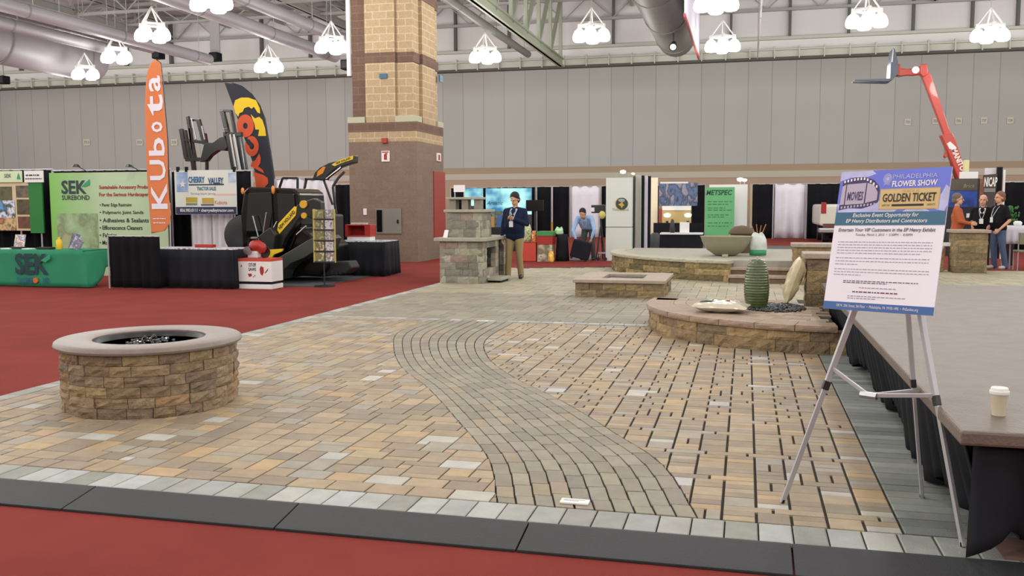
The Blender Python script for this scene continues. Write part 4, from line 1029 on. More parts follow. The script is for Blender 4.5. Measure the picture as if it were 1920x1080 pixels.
def photo_mat(name, cols, scale=4, seed=0, sx=1):
    """procedural picture: blotches of the given colours"""
    m = mat(name, cols[0], .5); nt = m.node_tree; n = nt.nodes; L = nt.links; tc = n['Texture Coordinate']; mp = n.new('ShaderNodeMapping'); mp.inputs['Location'].default_value = (seed, seed*2, seed*3); mp.inputs['Scale'].default_value = (sx, 1, 1)
    L.new(tc.outputs['Object'], mp.inputs[0]); nz = n.new('ShaderNodeTexNoise'); nz.inputs['Scale'].default_value = scale; nz.inputs['Detail'].default_value = 4; L.new(mp.outputs[0], nz.inputs['Vector'])
    cr_ = n.new('ShaderNodeValToRGB'); L.new(nz.outputs['Fac'], cr_.inputs[0]); e = cr_.color_ramp.elements; k = len(cols)
    while len(e) < k: e.new(.5)
    for i, c in enumerate(cols): e[i].position = .32+.36*i/(k-1); e[i].color = (*lin(c), 1)
    L.new(cr_.outputs[0], n['Principled BSDF'].inputs['Base Color']); return m
# green banner wall
M_bg = mat('banner green', (150,188,128), .45); 
nt = M_bg.node_tree; n = nt.nodes; L = nt.links; g_ = n.new('ShaderNodeNewGeometry'); sx = n.new('ShaderNodeSeparateXYZ'); L.new(g_.outputs['Position'], sx.inputs[0])
bw0 = PY(98, 400, 18.3).x; bw1 = PY(318, 400, 18.3).x
mr = n.new('ShaderNodeMapRange'); mr.inputs['From Min'].default_value = bw0; mr.inputs['From Max'].default_value = bw0+1.4; L.new(sx.outputs[0], mr.inputs['Value'])
cr_ = n.new('ShaderNodeValToRGB'); L.new(mr.outputs[0], cr_.inputs[0]); cr_.color_ramp.elements[0].color = (*lin((122,186,84)),1); cr_.color_ramp.elements[1].color = (*lin((176,200,164)),1); L.new(cr_.outputs[0], n['Principled BSDF'].inputs['Base Color'])
YB_ = 18.3
o, x0, x1, zb, zt = board('display_banner', 98, 323, 316, 517, YB_, M_bg, 'pale green banner wall with product list behind the green table', 'banner')
def wtext(s, px0, py0, px1, py1, Y, m, par, **k):
    a, c, z0, z1 = rc(px0, py0, px1, py1, Y); return text('lettering', s, c-a, z1-z0, ((a+c)/2, Y, (z0+z1)/2), m, par, **k)
YT = YB_-.035
M_navyi = mat('navy ink', (34,52,62), .5); M_blk = mat('black ink', (24,26,24), .6); M_redi = mat('brick red ink', (158,44,34), .6)
M_tg = mat('teal green', (36,150,110), .5)
wtext('SEK', 115, 338, 162, 364, YT, M_navyi, o, bold=.03)
b = MB(); a, c, z0, z1 = rc(152, 336, 168, 350, YT-.006); b.prism([(0,0),(c-a,(z1-z0)),(c-a,0.25*(z1-z0)),(.5*(c-a),0)], (a,YT-.006,z0), (1,0,0),(0,0,1),(0,-1,0),.004); b.build('leaf_mark', M_tg, o)
wtext('SUREBOND', 116, 366, 168, 375, YT, M_navyi, o, bold=.015)
wtext('Sustainable Accessory Products', 186, 347, 286, 356, YT, M_redi, o, bold=.03)
wtext('For the Serious Hardscaper', 186, 361, 279, 370, YT, M_redi, o, bold=.03)
for i, s in enumerate(('• Paver Edge Restraint', '• Polymeric Joint Sands', '• Adhesives & Sealants', '• Efflorescence Cleaners', '• Fabrics', '• More')):
    y = 381+14*i; w_ = (60, 82, 92, 80, 32, 22)[i]; wtext(s, 187, y, 187+w_, y+8, YT, M_blk, o, bold=.015)
a, c, z0, z1 = rc(108, 400, 184, 470, YT+.002)
MB().box(a, c, YT-.004, YT+.0, z0, z1).build('garden_photo', photo_mat('garden photo', [(160,190,150),(146,172,128),(122,140,104),(168,166,128),(140,170,130)], 2.2, 2), o)
wtext('100% Sustainable', 192, 482, 205, 500, YT, M_blk, o) if False else None
for px, l in ((158, 'small clip-on spotlight over the left half of the pale green banner wall'), (256, 'small clip-on spotlight over the right half of the pale green banner wall')):
    q = PY(px, 312, YB_); zt_b = zt; t = thing('clip_light', l, 'light', (q.x, YB_, zt_b), 'banner spotlights')
    MB().tube([(q.x+.12,YB_-.02,zt_b), (q.x+.05,YB_-.1,zt_b+.07), (q.x,YB_-.22,q.z)], .009, 6).build('arm', M_dark, t)
    MB().lathe([(.03,.04),(.06,.03),(.1,-.02),(.0,-.02)], (q.x,YB_-.25,q.z), 16).build('lamp_head', M_dark, t)
# photo panels at the left
o, x0, x1, zb, zt = board('photo_panel', -60, 342, 58, 432, 18.35, mat('panel cream', (206,190,154), .6), 'cream board of landscape photographs at the far left', 'display board')
for px in (-30, 40, 78): q = PY(px, 430, 18.37); MB().cyl((q.x,18.37,0),(q.x,18.37,q.z+.3),.02,.02,8).build('post', M_alu, o)
cells = [((-30,350),(22,376),[(60,70,50),(96,90,60),(40,44,36)]), ((30,348),(54,370),[(70,74,70),(110,100,80),(48,50,52)]), ((-30,376),(28,408),[(40,90,190),(220,226,230),(50,60,60),(90,150,200)]), ((32,374),(56,402),[(66,58,36),(84,74,44),(50,46,30)]), ((-30,408),(30,432),[(190,130,80),(120,90,60),(210,180,130),(80,100,70)]), ((34,406),(57,428),[(36,50,30),(120,60,40),(60,66,50)])]
for i, (p0, p1, cols) in enumerate(cells):
    a, c, z0, z1 = rc(p0[0], p0[1], p1[0], p1[1], 18.31); MB().box(a, c, 18.305, 18.315, z0, z1).build('photograph', photo_mat('photo %d' % i, cols, 5, i*3.1), o)
a, c, z0, z1 = rc(57, 342, 82, 437, 18.33); MB().box(a, c, 18.3, 18.34, z0, z1).build('green_panel', mat('deep green', (26,116,44), .6), o, label='plain deep green side panel')
o, x0, x1, z0, z1 = board('booth_sign', -40, 321, 42, 342, 18.3, mat('pale green sign', (200,218,180), .6), 'pale green booth sign with a small tree mark at the far left', 'sign')
wtext('SEK', 8, 326, 21, 333, 18.262, MATS['dark ink'], o)
b = MB(); a, c, za, zz = rc(31, 324, 38, 336, 18.262); b.prism([(0,0),((c-a),0),((c-a)/2,zz-za)], (a,18.262,za),(1,0,0),(0,0,1),(0,-1,0),.003); b.build('tree_mark', M_tg, o)
o, x0, x1, z0, z1 = board('booth_sign', 47, 320, 82, 342, 18.3, M_white, 'white booth sign with handwriting-like print, right of the pale green sign', 'sign')
strokes(b := MB(), x0+.05, x1-.1, (z0+z1)/2+.03, .03, 18.268, R, .07); strokes(b, x0+.03, x1-.03, (z0+z1)/2-.05, .02, 18.268, R, .05); b.build('small_print', M_blk, o)['kind'] = 'stuff'
# green table
TY0, TY1 = 15.45, 16.15; tx1 = Pz(158, 538, 0).x; tx1 = PY(158, 500, TY0).x; tzt = PY(80, 469, TY0).z; TX0 = -16.6
tb = thing('folding_table', 'folding table under the dark green logo cloth', 'table', ((TX0+tx1)/2, 15.8, 0))
MB().box(TX0+.05, tx1-.05, TY0+.05, TY1-.05, tzt-.05, tzt-.012).build('table_top', M_grey, tb)
for x in (TX0+.2, tx1-.2):
    for y in (TY0+.12, TY1-.12): MB().cyl((x,y,0),(x,y,tzt-.05),.016,.016,8).build('leg', M_dark, tb)
cl = thing('table_cloth', 'dark green cloth with large company logo on the left front table', 'tablecloth', ((TX0+tx1)/2, 15.8, .02))
def cloth(u, v):
    # u along front then around the right corner, v from floor to top
    L1 = tx1-TX0; s = u*(L1+.75); w = 1-v
    if s < L1: x = TX0+s; return (x, TY0-.02-.05*w-.02*w*math.sin(x*5+math.sin(x*2)), .02+(tzt-.02)*v)
    y = TY0+(s-L1); fl = .16*w*math.exp(-((s-L1)/.12)**2)
    lift = .36*min(1, max(0, (s-L1-.1)/.4))
    return (tx1+.01+.13*w+.05*w*math.sin(s*9), y-fl, (.02+lift*w)+(tzt-.02-.0)*v*(1)-lift*0)
b = MB(); b.grid(cloth, 90, 8); b.v = [(x,y,min(z,tzt)) for x,y,z in b.v]
b.grid(lambda u,v: (TX0+(tx1+.02-TX0)*u, TY0-.02+(TY1-TY0+.04)*v, tzt), 4, 2); b.build('cloth', M_green, cl, smooth=.9, solid=.008)
wtext('SEK', 28, 475, 90, 515, TY0-.085, mat('logo navy', (22,52,66), .6), cl, bold=.03)
b = MB(); a, c, z0, z1 = rc(76, 476, 94, 492, TY0-.09); b.prism([(0,.2*(z1-z0)),(c-a,(z1-z0)),(c-a,0.4*(z1-z0)),(.5*(c-a),0)], (a,TY0-.09,z0), (1,0,0),(0,0,1),(0,-1,0),.004); b.build('leaf_mark', M_tg, cl)
wtext('SURE', 32, 520, 62, 531, TY0-.105, mat('logo blue', (28,86,130), .6), cl, bold=.02); wtext('B', 64, 520, 68, 531, TY0-.105, mat('logo blue', ()), cl, bold=.03)
MB().cyl((PY(74,525,TY0).x,TY0-.09,PY(74,525,TY0).z),(PY(74,525,TY0).x,TY0-.11,PY(74,525,TY0).z),.055,.055,16).build('round_mark', mat('logo orange', (206,98,40), .6), cl)
wtext('ND', 81, 520, 92, 531, TY0-.105, mat('logo blue', ()), cl, bold=.02)
# things on the green table
q = PY(35, 465, 15.7); t = thing('brochure_holder', 'stand of colourful brochures on the green table near the photo panels', 'brochures', (q.x, 15.7, tzt))
M_bro = photo_mat('brochure print', [(210,214,220),(120,150,200),(180,130,100),(230,226,210),(90,110,90)], 14, 4)
b = MB(); b.box(-.12,.12,-.01,.01,0,.30, Matrix.Translation((q.x,15.7,tzt+.0))@Matrix.Rotation(-.25,4,'X')); b.build('brochure', M_bro, t)
MB().box(q.x-.13,q.x+.13,15.62,15.75,tzt,tzt+.05).build('tray', M_dark, t)
q = PY(138, 455, 15.75); t = thing('brochure_holder', 'fanned brochures standing near the right end of the green table', 'brochures', (q.x, 15.75, tzt))
for k in range(4): 
    b = MB(); b.box(-.09,.09,-.006,.006,0,.32-.03*k, Matrix.Translation((q.x-.08+.05*k,15.8-.04*k,tzt+.004))@Matrix.Rotation(.25+.1*k,4,'Y')@Matrix.Rotation(-.15,4,'X')); b.build('brochure', photo_mat('fan print %d' % k, [[(96,126,110),(70,90,80),(130,150,140)],[(200,206,214),(120,100,160),(80,80,110)],[(70,74,120),(190,190,200),(60,60,80)],[(210,210,214),(90,90,110),(170,150,180)]][k], 12, k), t)
q = PY(111, 460, 15.7); t = thing('yellow_bottle', 'bright yellow plastic bottle on the green table', 'bottle', (q.x, 15.7, tzt))
b = MB(); b.lathe([(.05,0),(.055,.01),(.055,.17),(.03,.2),(.02,.21)], (q.x,15.7,tzt+.005), 20); b.build('bottle_body', M_yellow, t, smooth=.8); MB().cyl((q.x,15.7,tzt+.215),(q.x,15.7,tzt+.25),.024,.022,12).build('cap', M_yellow, t)
for k, (px, w_, l) in enumerate(((14,.2,'flat stack of white leaflets left of the brochure stand'), (52,.16,'flat stack of leaflets right of the brochure stand'), (85,.3,'low dark pile of product samples on the green table'))):
    q = PY(px, 466, 15.62); tag(MB().box(q.x-w_/2,q.x+w_/2,15.55,15.72,tzt+.005,tzt+(.025 if k < 2 else .05)).build('leaflet_stack', M_white if k < 2 else M_dark), l, 'leaflets', 'things on the green table')
# low drape partition
YQ = 15.5; a, c, z0, z1 = rc(205, 443, 300, 540, YQ); t = thing('partition_drape', 'low black partition drape on a pale pole between the two left booths', 'drape', ((a+c)/2, YQ, 0))
b = MB(); curtain(b, a, c, YQ, .02, z1, .03, .22); b.build('cloth', M_drape, t, smooth=True, solid=.008)
MB().cyl((a,YQ-.02,0),(a,YQ-.02,z1+.02),.014,.014,8).build('upright_pole', M_alu, t); MB().cyl((a,YQ,z1),(c,YQ,z1),.014,.014,8).build('rail', M_alu, t)
# black skirted table
def skirt_table(label, x0, x1, y0, y1, zt, topm, clabel, group=None, rnd=None):
    t = thing('skirted_table', label, 'table', ((x0+x1)/2,(y0+y1)/2,0), group); r = .06
    MB().box(x0, x1, y0, y1, zt-.03, zt).build('table_top', topm, t, bevel=.01)
    pts = []
    per = [(x0,y1),(x0,y0),(x1,y0),(x1,y1)]; b = MB()
    for (ax, ay), (bx_, by) in zip(per, per[1:]):
        L_ = math.hypot(bx_-ax, by-ay); nx, ny = (by-ay)/L_, -(bx_-ax)/L_; n_ = int(L_/.04)
        b.grid(lambda u, v: (ax+(bx_-ax)*(u*(1+.1/L_)-.05/L_)+nx*(.03*(1-v)+.022*math.sin(u*L_*28+math.sin(u*9))*(1.2-v)), ay+(by-ay)*(u*(1+.1/L_)-.05/L_)+ny*(.03*(1-v)+.022*math.sin(u*L_*28+math.sin(u*9))*(1.2-v)), .02+(zt-.04)*v), n_, 4)
    b.build('skirt', M_black, t, smooth=True, solid=.006)
    for x in (x0+.1, x1-.1):
        for y in (y0+.08, y1-.08): MB().cyl((x,y,0),(x,y,zt-.03),.015,.015,6).build('leg', M_dark, t)
    return t
a, c, z0, z1 = rc(280, 466, 427, 540, 15.75); BTZ = z1
M_litter = photo_mat('table litter', [(70,70,76),(170,170,180),(210,210,216),(90,92,100),(190,150,140)], 9, 3)
skirt_table('long table with black pleated skirt and papers on top, under the tractor banner', a, c+.1, 15.8, 16.5, BTZ, M_litter, '')
q0 = PY(368, 466, 16.2).x; q1 = PY(400, 466, 16.2).x
tag(MB().box(q0, q1, 16.15, 16.3, BTZ+.002, BTZ+.06).build('red_box', M_red, bevel=.006), 'flat red box at the back of the black skirted table', 'box')
# white curtains
for p0, p1, l in ((358, 394, 'left one of two white curtains under the tractor banner'), (394, 436, 'right one of two white curtains under the tractor banner')): drape(p0+.5, p1-.5, 332, 18.55, l, M_wcloth, pitch=.16, group='white curtains', amp=.03)
# tractor dealer banner
Yc = 18.2; o, x0, x1, zb, zt = board('hanging_banner', 329, 319, 444, 402, Yc, mat('banner cream', (214,222,214), .4), 'white and blue tractor dealer banner hanging over the white curtains', 'banner', t=.02)
Yf = Yc-.021
def wpl(name, px0, py0, px1, py1, Y, m, par, t=.003): a, c, z0, z1 = rc(px0, py0, px1, py1, Y); return MB().box(a, c, Y-t, Y, z0, z1).build(name, m, par)
wpl('sky_patch', 331, 323, 352, 360, Yf, photo_mat('banner sky', [(112,148,200),(150,180,216),(206,220,226)], 3, 1), o); wpl('sky_patch', 428, 324, 442, 342, Yf, MATS['banner sky'], o)
b = MB(); a, c, z0, z1 = rc(336, 338, 349, 353, Yf-.006); cx, cz, rr_ = (a+c)/2, (z0+z1)/2, (c-a)/2
b.prism([(rr_*(1 if k % 2 == 0 else .42)*math.cos(PI/2+k*PI/5), rr_*(1 if k % 2 == 0 else .42)*math.sin(PI/2+k*PI/5)) for k in range(10)], (cx,Yf-.006,cz),(1,0,0),(0,0,1),(0,-1,0),.003); b.build('star', M_white, o)
M_bl = mat('banner blue', (36,104,158), .5)
wtext('CHERRY', 353, 331, 384, 343, Yf-.003, M_bl, o, bold=.04); wtext('VALLEY', 390, 333, 419, 345, Yf-.003, mat('banner deep blue', (30,74,128), .5), o, bold=.04)
wpl('swoosh', 354, 345, 420, 347.5, Yf, M_navyi, o); wtext('TRACTOR SALES', 369, 350, 405, 357, Yf-.003, mat('banner teal', (30,120,140), .5), o, bold=.03)
wtext('Serving South Jersey', 358, 361, 404, 366, Yf-.003, M_grey, o)
wpl('logo_patch', 349, 370, 370, 380, Yf, mat('logo olive', (178,162,40), .5), o); wpl('logo_patch', 379, 371, 401, 381, Yf, mat('logo gold', (186,158,60), .5), o)
wpl('logo_shade', 349, 381, 370, 385, Yf, mat('logo slate', (120,130,120), .5), o); wpl('logo_shade', 377, 382, 401, 386, Yf, mat('logo plum', (112,104,120), .5), o)
wtext('Kubota', 403, 376, 426, 383, Yf-.003, M_orange, o); wpl('stripe', 402, 363, 442, 366, Yf, mat('banner peach', (226,190,170), .5), o)
wpl('navy_band', 330, 388, 443.5, 401.5, Yf, mat('banner navy', (28,42,82), .5), o, .004); wtext('856.983.0111 • cherryvalleytractor.com', 338, 391, 438, 399, Yf-.006, M_white, o, bold=.02)
for px in (334, 350, 440): q = PY(px, 318, Yc); MB().box(q.x-.03, q.x+.03, Yc-.03, Yc+.02, q.z-.05, q.z+.06).build('clip', M_black, o)

# ------------------------------------------------------------------ feather flags
def fpx(pts, Y): return [(PY(x, y, Y).x, PY(x, y, Y).z) for x, y in pts]
Yk = 16.75
fl = thing('feather_flag', 'tall orange feather flag with white lettering running up it', 'flag', (PY(312,430,Yk).x, Yk, 0), 'feather flags')
out = fpx([(291,112),(283,118),(277,132),(274,155),(272,190),(273,260),(276,330),(281,400),(284,438),(308,434),(318,420),(321,400),(317,375),(315,330),(313,260),(308,200),(303,150),(302,125),(299,115)], Yk)
def flagmesh(b, pts, Y, w=.05, t=.006):
    # subdivide outline into a fan strip with a ripple
    n_ = len(pts); 
    zs = sorted(set(round(p[1],4) for p in pts)); z0, z1 = zs[0], zs[-1]; N = 60
    rows = []
    for i in range(N+1):
        z = z0+(z1-z0)*(i+.001)/(N+.002); xs = []
        for k in range(n_):
            (xa, za), (xb, zb2) = pts[k], pts[(k+1) % n_]
            if (za-z)*(zb2-z) < 0: xs.append(xa+(xb-xa)*(z-za)/(zb2-za))
        rows.append((min(xs), max(xs), z))
    b.grid(lambda u, v: (rows[round(v*N)][0]+(rows[round(v*N)][1]-rows[round(v*N)][0])*u, Y+w*math.sin(u*5+v*8)*math.sin(v*3), rows[round(v*N)][2]), 8, N)
b = MB(); flagmesh(b, out, Yk, .0); b.build('flag_cloth', mat('flag orange', (212,122,72), .75), fl, smooth=True, solid=.008)
# letters read upward
def vtext(s, px0, py0, px1, py1, Y, m, par, **k):
    a, c, z0, z1 = rc(px0, py0, px1, py1, Y); return text('lettering', s, z1-z0, c-a, ((a+c)/2, Y, (z0+z1)/2), m, par, right=(0,0,1), up=(-1,0,0), **k)
M_fw = mat('flag white', (224,222,232), .7)
for ch, x0, y0, x1, y1 in (('K',284,344,314,392),('u',281,300,311,338),('b',279,258,309,292),('o',284,228,305,248),('t',276,178,306,216),('a',279,142,301,172)):
    vtext({'K':'K','u':'U','b':'b','o':'o','t':'t','a':'a'}[ch], x0, y0, x1, y1, Yk-.012, M_fw, fl, bold=.02)
strokes(b := MB(), *[PY(x, 410, Yk).x for x in (288, 312)], PY(300, 410, Yk).z, .02, Yk-.012, R, .05); strokes(b, *[PY(x, 410, Yk).x for x in (288, 310)], PY(300, 418, Yk).z, .02, Yk-.012, R, .05); b.build('small_print', M_fw, fl)['kind'] = 'stuff'
kx = PY(318, 430, Yk).x
MB().cyl((kx,Yk+.0,0),(PY(317,380,Yk).x,Yk+.02,PY(317,380,Yk).z),.016,.014,8).build('pole', M_alu, fl)
b = MB(); b.tube([(PY(x,y,Yk).x,Yk+.03,PY(x,y,Yk).z) for x,y in ((317,380),(315,330),(313,260),(308,200),(304,150),(300,118),(292,112))], .011, 6); b.build('bent_rod', M_dark, fl)
MB().box(kx-.25,kx+.25,Yk-.02,Yk+.02,0,.02).build('base', M_dark, fl)
# black flag
Yv = 20.3
f2 = thing('feather_flag', 'black feather flag with yellow lightning and orange lettering behind the loader', 'flag', (PY(512,350,Yv).x, Yv, 0), 'feather flags')
out = fpx([(421,155),(433,155),(452,161),(471,176),(486,197),(496,222),(503,262),(509,300),(514,335),(514,400),(490,400),(484,350),(474,305),(456,252),(436,195)], Yv)
b = MB(); flagmesh(b, out, Yv, .0); b.build('flag_cloth', mat('flag black', (38,40,50), .75), f2, smooth=True, solid=.008)
def fshape(pts, m, dy=.012, name='flag_print'):
    q = fpx(pts, Yv-dy); b = MB(); b.prism(q, (0,Yv-dy,0),(1,0,0),(0,0,1),(0,-1,0),.003); b.build(name, m, f2)
M_fy = mat('flag yellow', (232,196,34), .7); M_fo = mat('flag red orange', (212,84,44), .7)
fshape([(441,188),(452,183),(466,183),(480,188),(487,203),(488,213),(483,211),(476,200),(472,204),(466,200),(458,203),(455,210),(449,212),(447,219),(441,211),(438,199)], M_fy)
fshape([(470,214),(478,222),(486,219),(492,225),(497,240),(499,255),(484,255),(486,243),(479,243),(477,232)], M_fy)
def ring(px, py, rx, ry, m, k=.36, tilt=0):
    c = PY(px, py, Yv-.014); s_ = (PY(px+1,py,Yv).x-PY(px,py,Yv).x); n_ = 24; b = MB(); vs = []
    for r in (1, k):
        for i in range(n_): a = 2*PI*i/n_; vs.append((c.x+s_*rx*r*math.cos(a), Yv-.014, c.z+s_*ry*r*math.sin(a)))
    b.add(vs, [(i,(i+1)%n_,n_+(i+1)%n_,n_+i) for i in range(n_)]); b.build('lettering', m, f2, fix=False)
ring(460, 236, 16, 19, M_fo, .27); ring(472, 274, 13, 17, M_fo, .33)
fshape([(468,262),(476,272),(472,278),(462,268),(460,258)], MATS['flag black'], .018)
fshape([(479,300),(486,288),(489,296),(488,306),(484,312),(492,318),(496,325),(489,322),(478,316),(470,312),(472,304)], M_fo)
fshape([(476,322),(484,325),(494,328),(502,334),(503,344),(497,350),(492,358),(484,368),(480,350)], M_fo)
x_ = PY(511, 380, Yv).x; MB().cyl((x_+.0,Yv+.02,0),(PY(514,335,Yv).x,Yv+.02,PY(514,335,Yv).z),.018,.015,8).build('pole', M_alu, f2)
b = MB(); b.tube([(PY(x,y,Yv).x,Yv+.03,PY(x,y,Yv).z) for x,y in ((514,335),(509,300),(503,262),(496,222),(486,197),(471,176),(452,161),(433,155))], .011, 6); b.build('bent_rod', M_dark, f2)

# ------------------------------------------------------------------ raised fork mast behind the banner
Ym = 19.5
ms = thing('forklift_mast', 'black raised loader mast with a fork carriage hanging in front of the grey wall', 'lifting mast', (PY(500,500,Ym).x, Ym, 0))
def mp_(x, y, dy=0): q = PY(x, y, Ym+dy); return Vector((q.x, q.y, q.z))
def mbeam(name, pts, w, h, m=M_blackgloss, dy=0, par=None): b = MB(); [b.beam(mp_(*a, dy), mp_(*c, dy), w, h) for a, c in zip(pts, pts[1:])]; return b.build(name, m, par or ms, bevel=.008)
mbeam('mast_rail', [(417,207),(425,240),(428,252)], .09, .10, dy=0); mbeam('mast_rail', [(433,207),(441,250)], .05, .1)
mbeam('top_crossbar', [(413,208),(434,208)], .06, .05)
mbeam('mast_rail', [(428,250),(441,330),(452,400)], .09, .12); mbeam('mast_rail', [(447,250),(460,330),(470,400)], .08, .12, dy=.05)
mbeam('lift_cylinder', [(432,252),(446,332)], .05, .05, M_steel, -.05); mbeam('lift_cylinder', [(439,252),(453,332)], .05, .05, M_steel, -.05)
mbeam('top_crossbar', [(420,252),(454,252)], .09, .1); mbeam('mast_crossbar', [(438,330),(462,330)], .1, .14)
mbeam('outer_rail', [(451,252),(466,335),(470,400)], .04, .08, M_dark, .1)
b = MB(); b.prism(fpx([(386,270),(396,268),(402,268),(416,258),(424,256),(430,276),(424,283),(412,282),(398,292),(390,302),(378,304),(382,286)], Ym), (0,Ym-.08,0),(1,0,0),(0,0,1),(0,1,0),.16); b.build('lift_arm', M_blackgloss, ms, bevel=.01)
mbeam('carriage_bar', [(349,299),(392,299)], .1, .09); mbeam('carriage_bar', [(343,262),(388,268)], .06, .07)
for a, c, w in (((340,242),(350,298),.09),((352,218),(366,298),.06),((357,240),(366,328),.06),((372,224),(384,270),.09),((384,250),(392,296),.06),((348,244),(357,296),.04)): mbeam('fork_upright', [a, c], w, .09)
mbeam('top_crossbar', [(357,225),(376,225)], .05, .05); mbeam('steel_edge', [(359,222),(368,262)], .03, .03, M_steel, -.06); mbeam('steel_edge', [(378,236),(384,262)], .03, .03, M_steel, -.06)
mbeam('fork_tine', [(360,299),(364,330)], .06, .07); mbeam('fork_tine', [(388,299),(388,330)], .06, .07)
b = MB(); q = mp_(470, 400); b.box(q.x-.25, q.x+.35, Ym-.3, Ym+.6, 0, q.z+.1); b.build('mast_foot', M_dark, ms, bevel=.03)

# ------------------------------------------------------------------ skid steer loader
Ys = 17.4
sk = thing('skid_loader', 'black compact track loader with glossy cab and yellow stripes on its arms', 'loader', (PY(540,500,Ys).x, Ys, 0))
def sp(x, y, dy=0): q = PY(x, y, Ys+dy); return Vector((q.x, q.y, q.z))
def sprism(name, pts, m, y0, y1, bv=.02, par=None):
    q = [(PY(x,y,Ys).x, PY(x,y,Ys).z) for x, y in pts]; b = MB(); b.prism(q, (0,Ys+y0,0),(1,0,0),(0,0,1),(0,1,0),y1-y0); return b.build(name, m, par or sk, bevel=bv)
M_cab = mat('cab dark green glass', (10,16,15), .05, spec=.9, coat=.5); M_body = mat('loader black', (14,15,15), .16)
sprism('cab', [(452,358),(460,350),(545,353),(556,362),(560,420),(540,470),(450,470),(446,400)], M_body, .1, 1.3, .04)
sprism('cab_window', [(462,362),(506,360),(510,440),(458,442)], M_cab, .06, .12, .01); sprism('cab_window', [(516,362),(548,364),(551,400),(520,430)], M_cab, .06, .12, .01)
sprism('lower_body', [(440,430),(560,430),(600,460),(606,505),(590,518),(470,522),(440,500)], M_body, .15, 1.4, .04)
b = MB(); c = sp(440, 440, 0); M = Matrix.Rotation(PI/2,3,'X')
b.lathe([(.12,-.16),(.30,-.18),(.40,-.13),(.43,-.04),(.43,.04),(.40,.13),(.30,.18),(.12,.16)], (c.x+.05, Ys+.3, c.z-.02), 32, M=M); wh = b.build('tire', M_rubber, sk, smooth=.6)
b = MB(); b.lathe([(.0,-.1),(.15,-.14),(.16,.1),(0,.1)], (c.x+.05, Ys+.3, c.z-.02), 20, M=M); b.build('hub', M_dark, wh)
ar = sprism('lift_arm', [(520,458),(524,432),(562,384),(592,372),(606,378),(608,404),(588,410),(572,402),(540,446),(530,470)], mat('arm charcoal', (30,32,32), .3), -.12, .08, .02)
st_ = sprism('yellow_stripe', [(526,431),(528,419),(558,387),(562,388),(560,404),(530,438)], M_yellow, -.14, -.12, 0, ar)
d1 = sp(529,430)-sp(559,396); rt = (sp(559,396)-sp(529,430)).normalized(); rt.y = 0; rt.normalize(); upv = Vector((-rt.z,0,rt.x))
q = (sp(529,429)+sp(559,395))/2; text('lettering', 'NEW HOLLAND', .50, .075, (q.x, Ys-.142, q.z), M_blk, st_, rt, upv, bold=.03)
b = MB(); b.cyl((sp(575,383).x,Ys-.16,sp(575,383).z),(sp(575,383).x,Ys-.1,sp(575,383).z),.08,.08,14); b.cyl((sp(576,404).x,Ys-.16,sp(576,404).z),(sp(576,404).x,Ys-.1,sp(576,404).z),.06,.06,14); b.build('pivot_cap', mat('pivot yellow', (204,158,40), .5), ar)
sprism('front_linkage', [(500,440),(520,425),(530,440),(520,500),(500,512),(490,470)], MATS['arm charcoal'], -.3, .1, .02)
sprism('yellow_bracket', [(515,467),(545,465),(543,470),(528,476),(524,482),(516,480)], M_yellow, -.34, -.28, .004)
b = MB(); rnd = random.Random(2)
bk = [(512,518),(516,500),(532,484),(560,468),(590,450),(606,442),(612,448),(604,470),(584,482),(560,492),(546,505),(540,522),(524,524)]
sprism('bucket', bk, mat('bucket steel', (66,72,66), .4, metal=.3), -.35, .75, .015)
sprism('track', [(550,520),(556,506),(600,494),(640,492),(646,505),(634,516),(590,522)], M_rubber, .35, .8, .03)
for k in range(9): sprism('track_pad', [(560+8*k,519-k*.3),(564+8*k,519-k*.3),(564+8*k,513-k*.3),(560+8*k,513-k*.3)], M_dark, .32, .35, 0)
# hydraulic bits with chrome
for a, c in (((474,405),(486,450)),((500,398),(494,436)),((520,415),(506,440)),((556,440),(574,424))): b = MB(); b.cyl(sp(*a,-.06), sp(*c,-.06), .018, .018, 8); b.build('chrome_rod', M_steel, sk, smooth=.6)
b = MB(); b.ball(sp(455,358,-.0), .035,.035,.07); b.build('amber_lamp', mat('amber', (220,130,30), .3), sk, smooth=True); b = MB(); b.ball(sp(512,356,0), .035,.035,.09); b.build('amber_lamp', MATS['amber'], sk, smooth=True)
# grey mat under it
tag(MB().box(sp(495,520).x, sp(625,520).x, 16.6, 19.6, 0, .012).build('floor_mat', mat('mat grey', (70,74,78), .9), None), 'dark grey floor mat under the black loader', 'mat')
# mini excavator behind
Ye = 20.6
ex = thing('mini_excavator', 'yellow and black mini excavator with roll bar and curved boom beside the column', 'excavator', (PY(600,480,Ye).x, Ye, 0))
def ep(x, y, dy=0): q = PY(x, y, Ye+dy); return Vector((q.x, q.y, q.z))
def ebeam(name, pts, w, h, m, dy=0): b = MB(); [b.beam(ep(*a, dy), ep(*c, dy), w, h) for a, c in zip(pts, pts[1:])]; return b.build(name, m, ex, bevel=.006)
for pts in ([(524,352),(530,334),(558,334),(558,380)], [(575,334),(566,378)], [(606,334),(624,384)], [(572,336),(606,336)], [(630,400),(624,350),(634,334),(646,322)]): ebeam('roll_bar', pts, .05, .05, M_dark)
b = MB(); b.prism([(ep(x,y).x, ep(x,y).z) for x, y in [(590,336),(594,324),(604,314),(620,306),(634,303),(650,297),(668,292),(668,305),(648,311),(630,318),(618,330),(612,338)]], (0,Ye-.12,0),(1,0,0),(0,0,1),(0,1,0),.24); bo = b.build('boom', MATS['arm charcoal'], ex, bevel=.012)
def eprism(name, pts, m, dy, t=.01, par=None): b = MB(); b.prism([(ep(x,y).x, ep(x,y).z) for x, y in pts], (0,Ye+dy-t,0),(1,0,0),(0,0,1),(0,1,0),t); return b.build(name, m, par or bo)
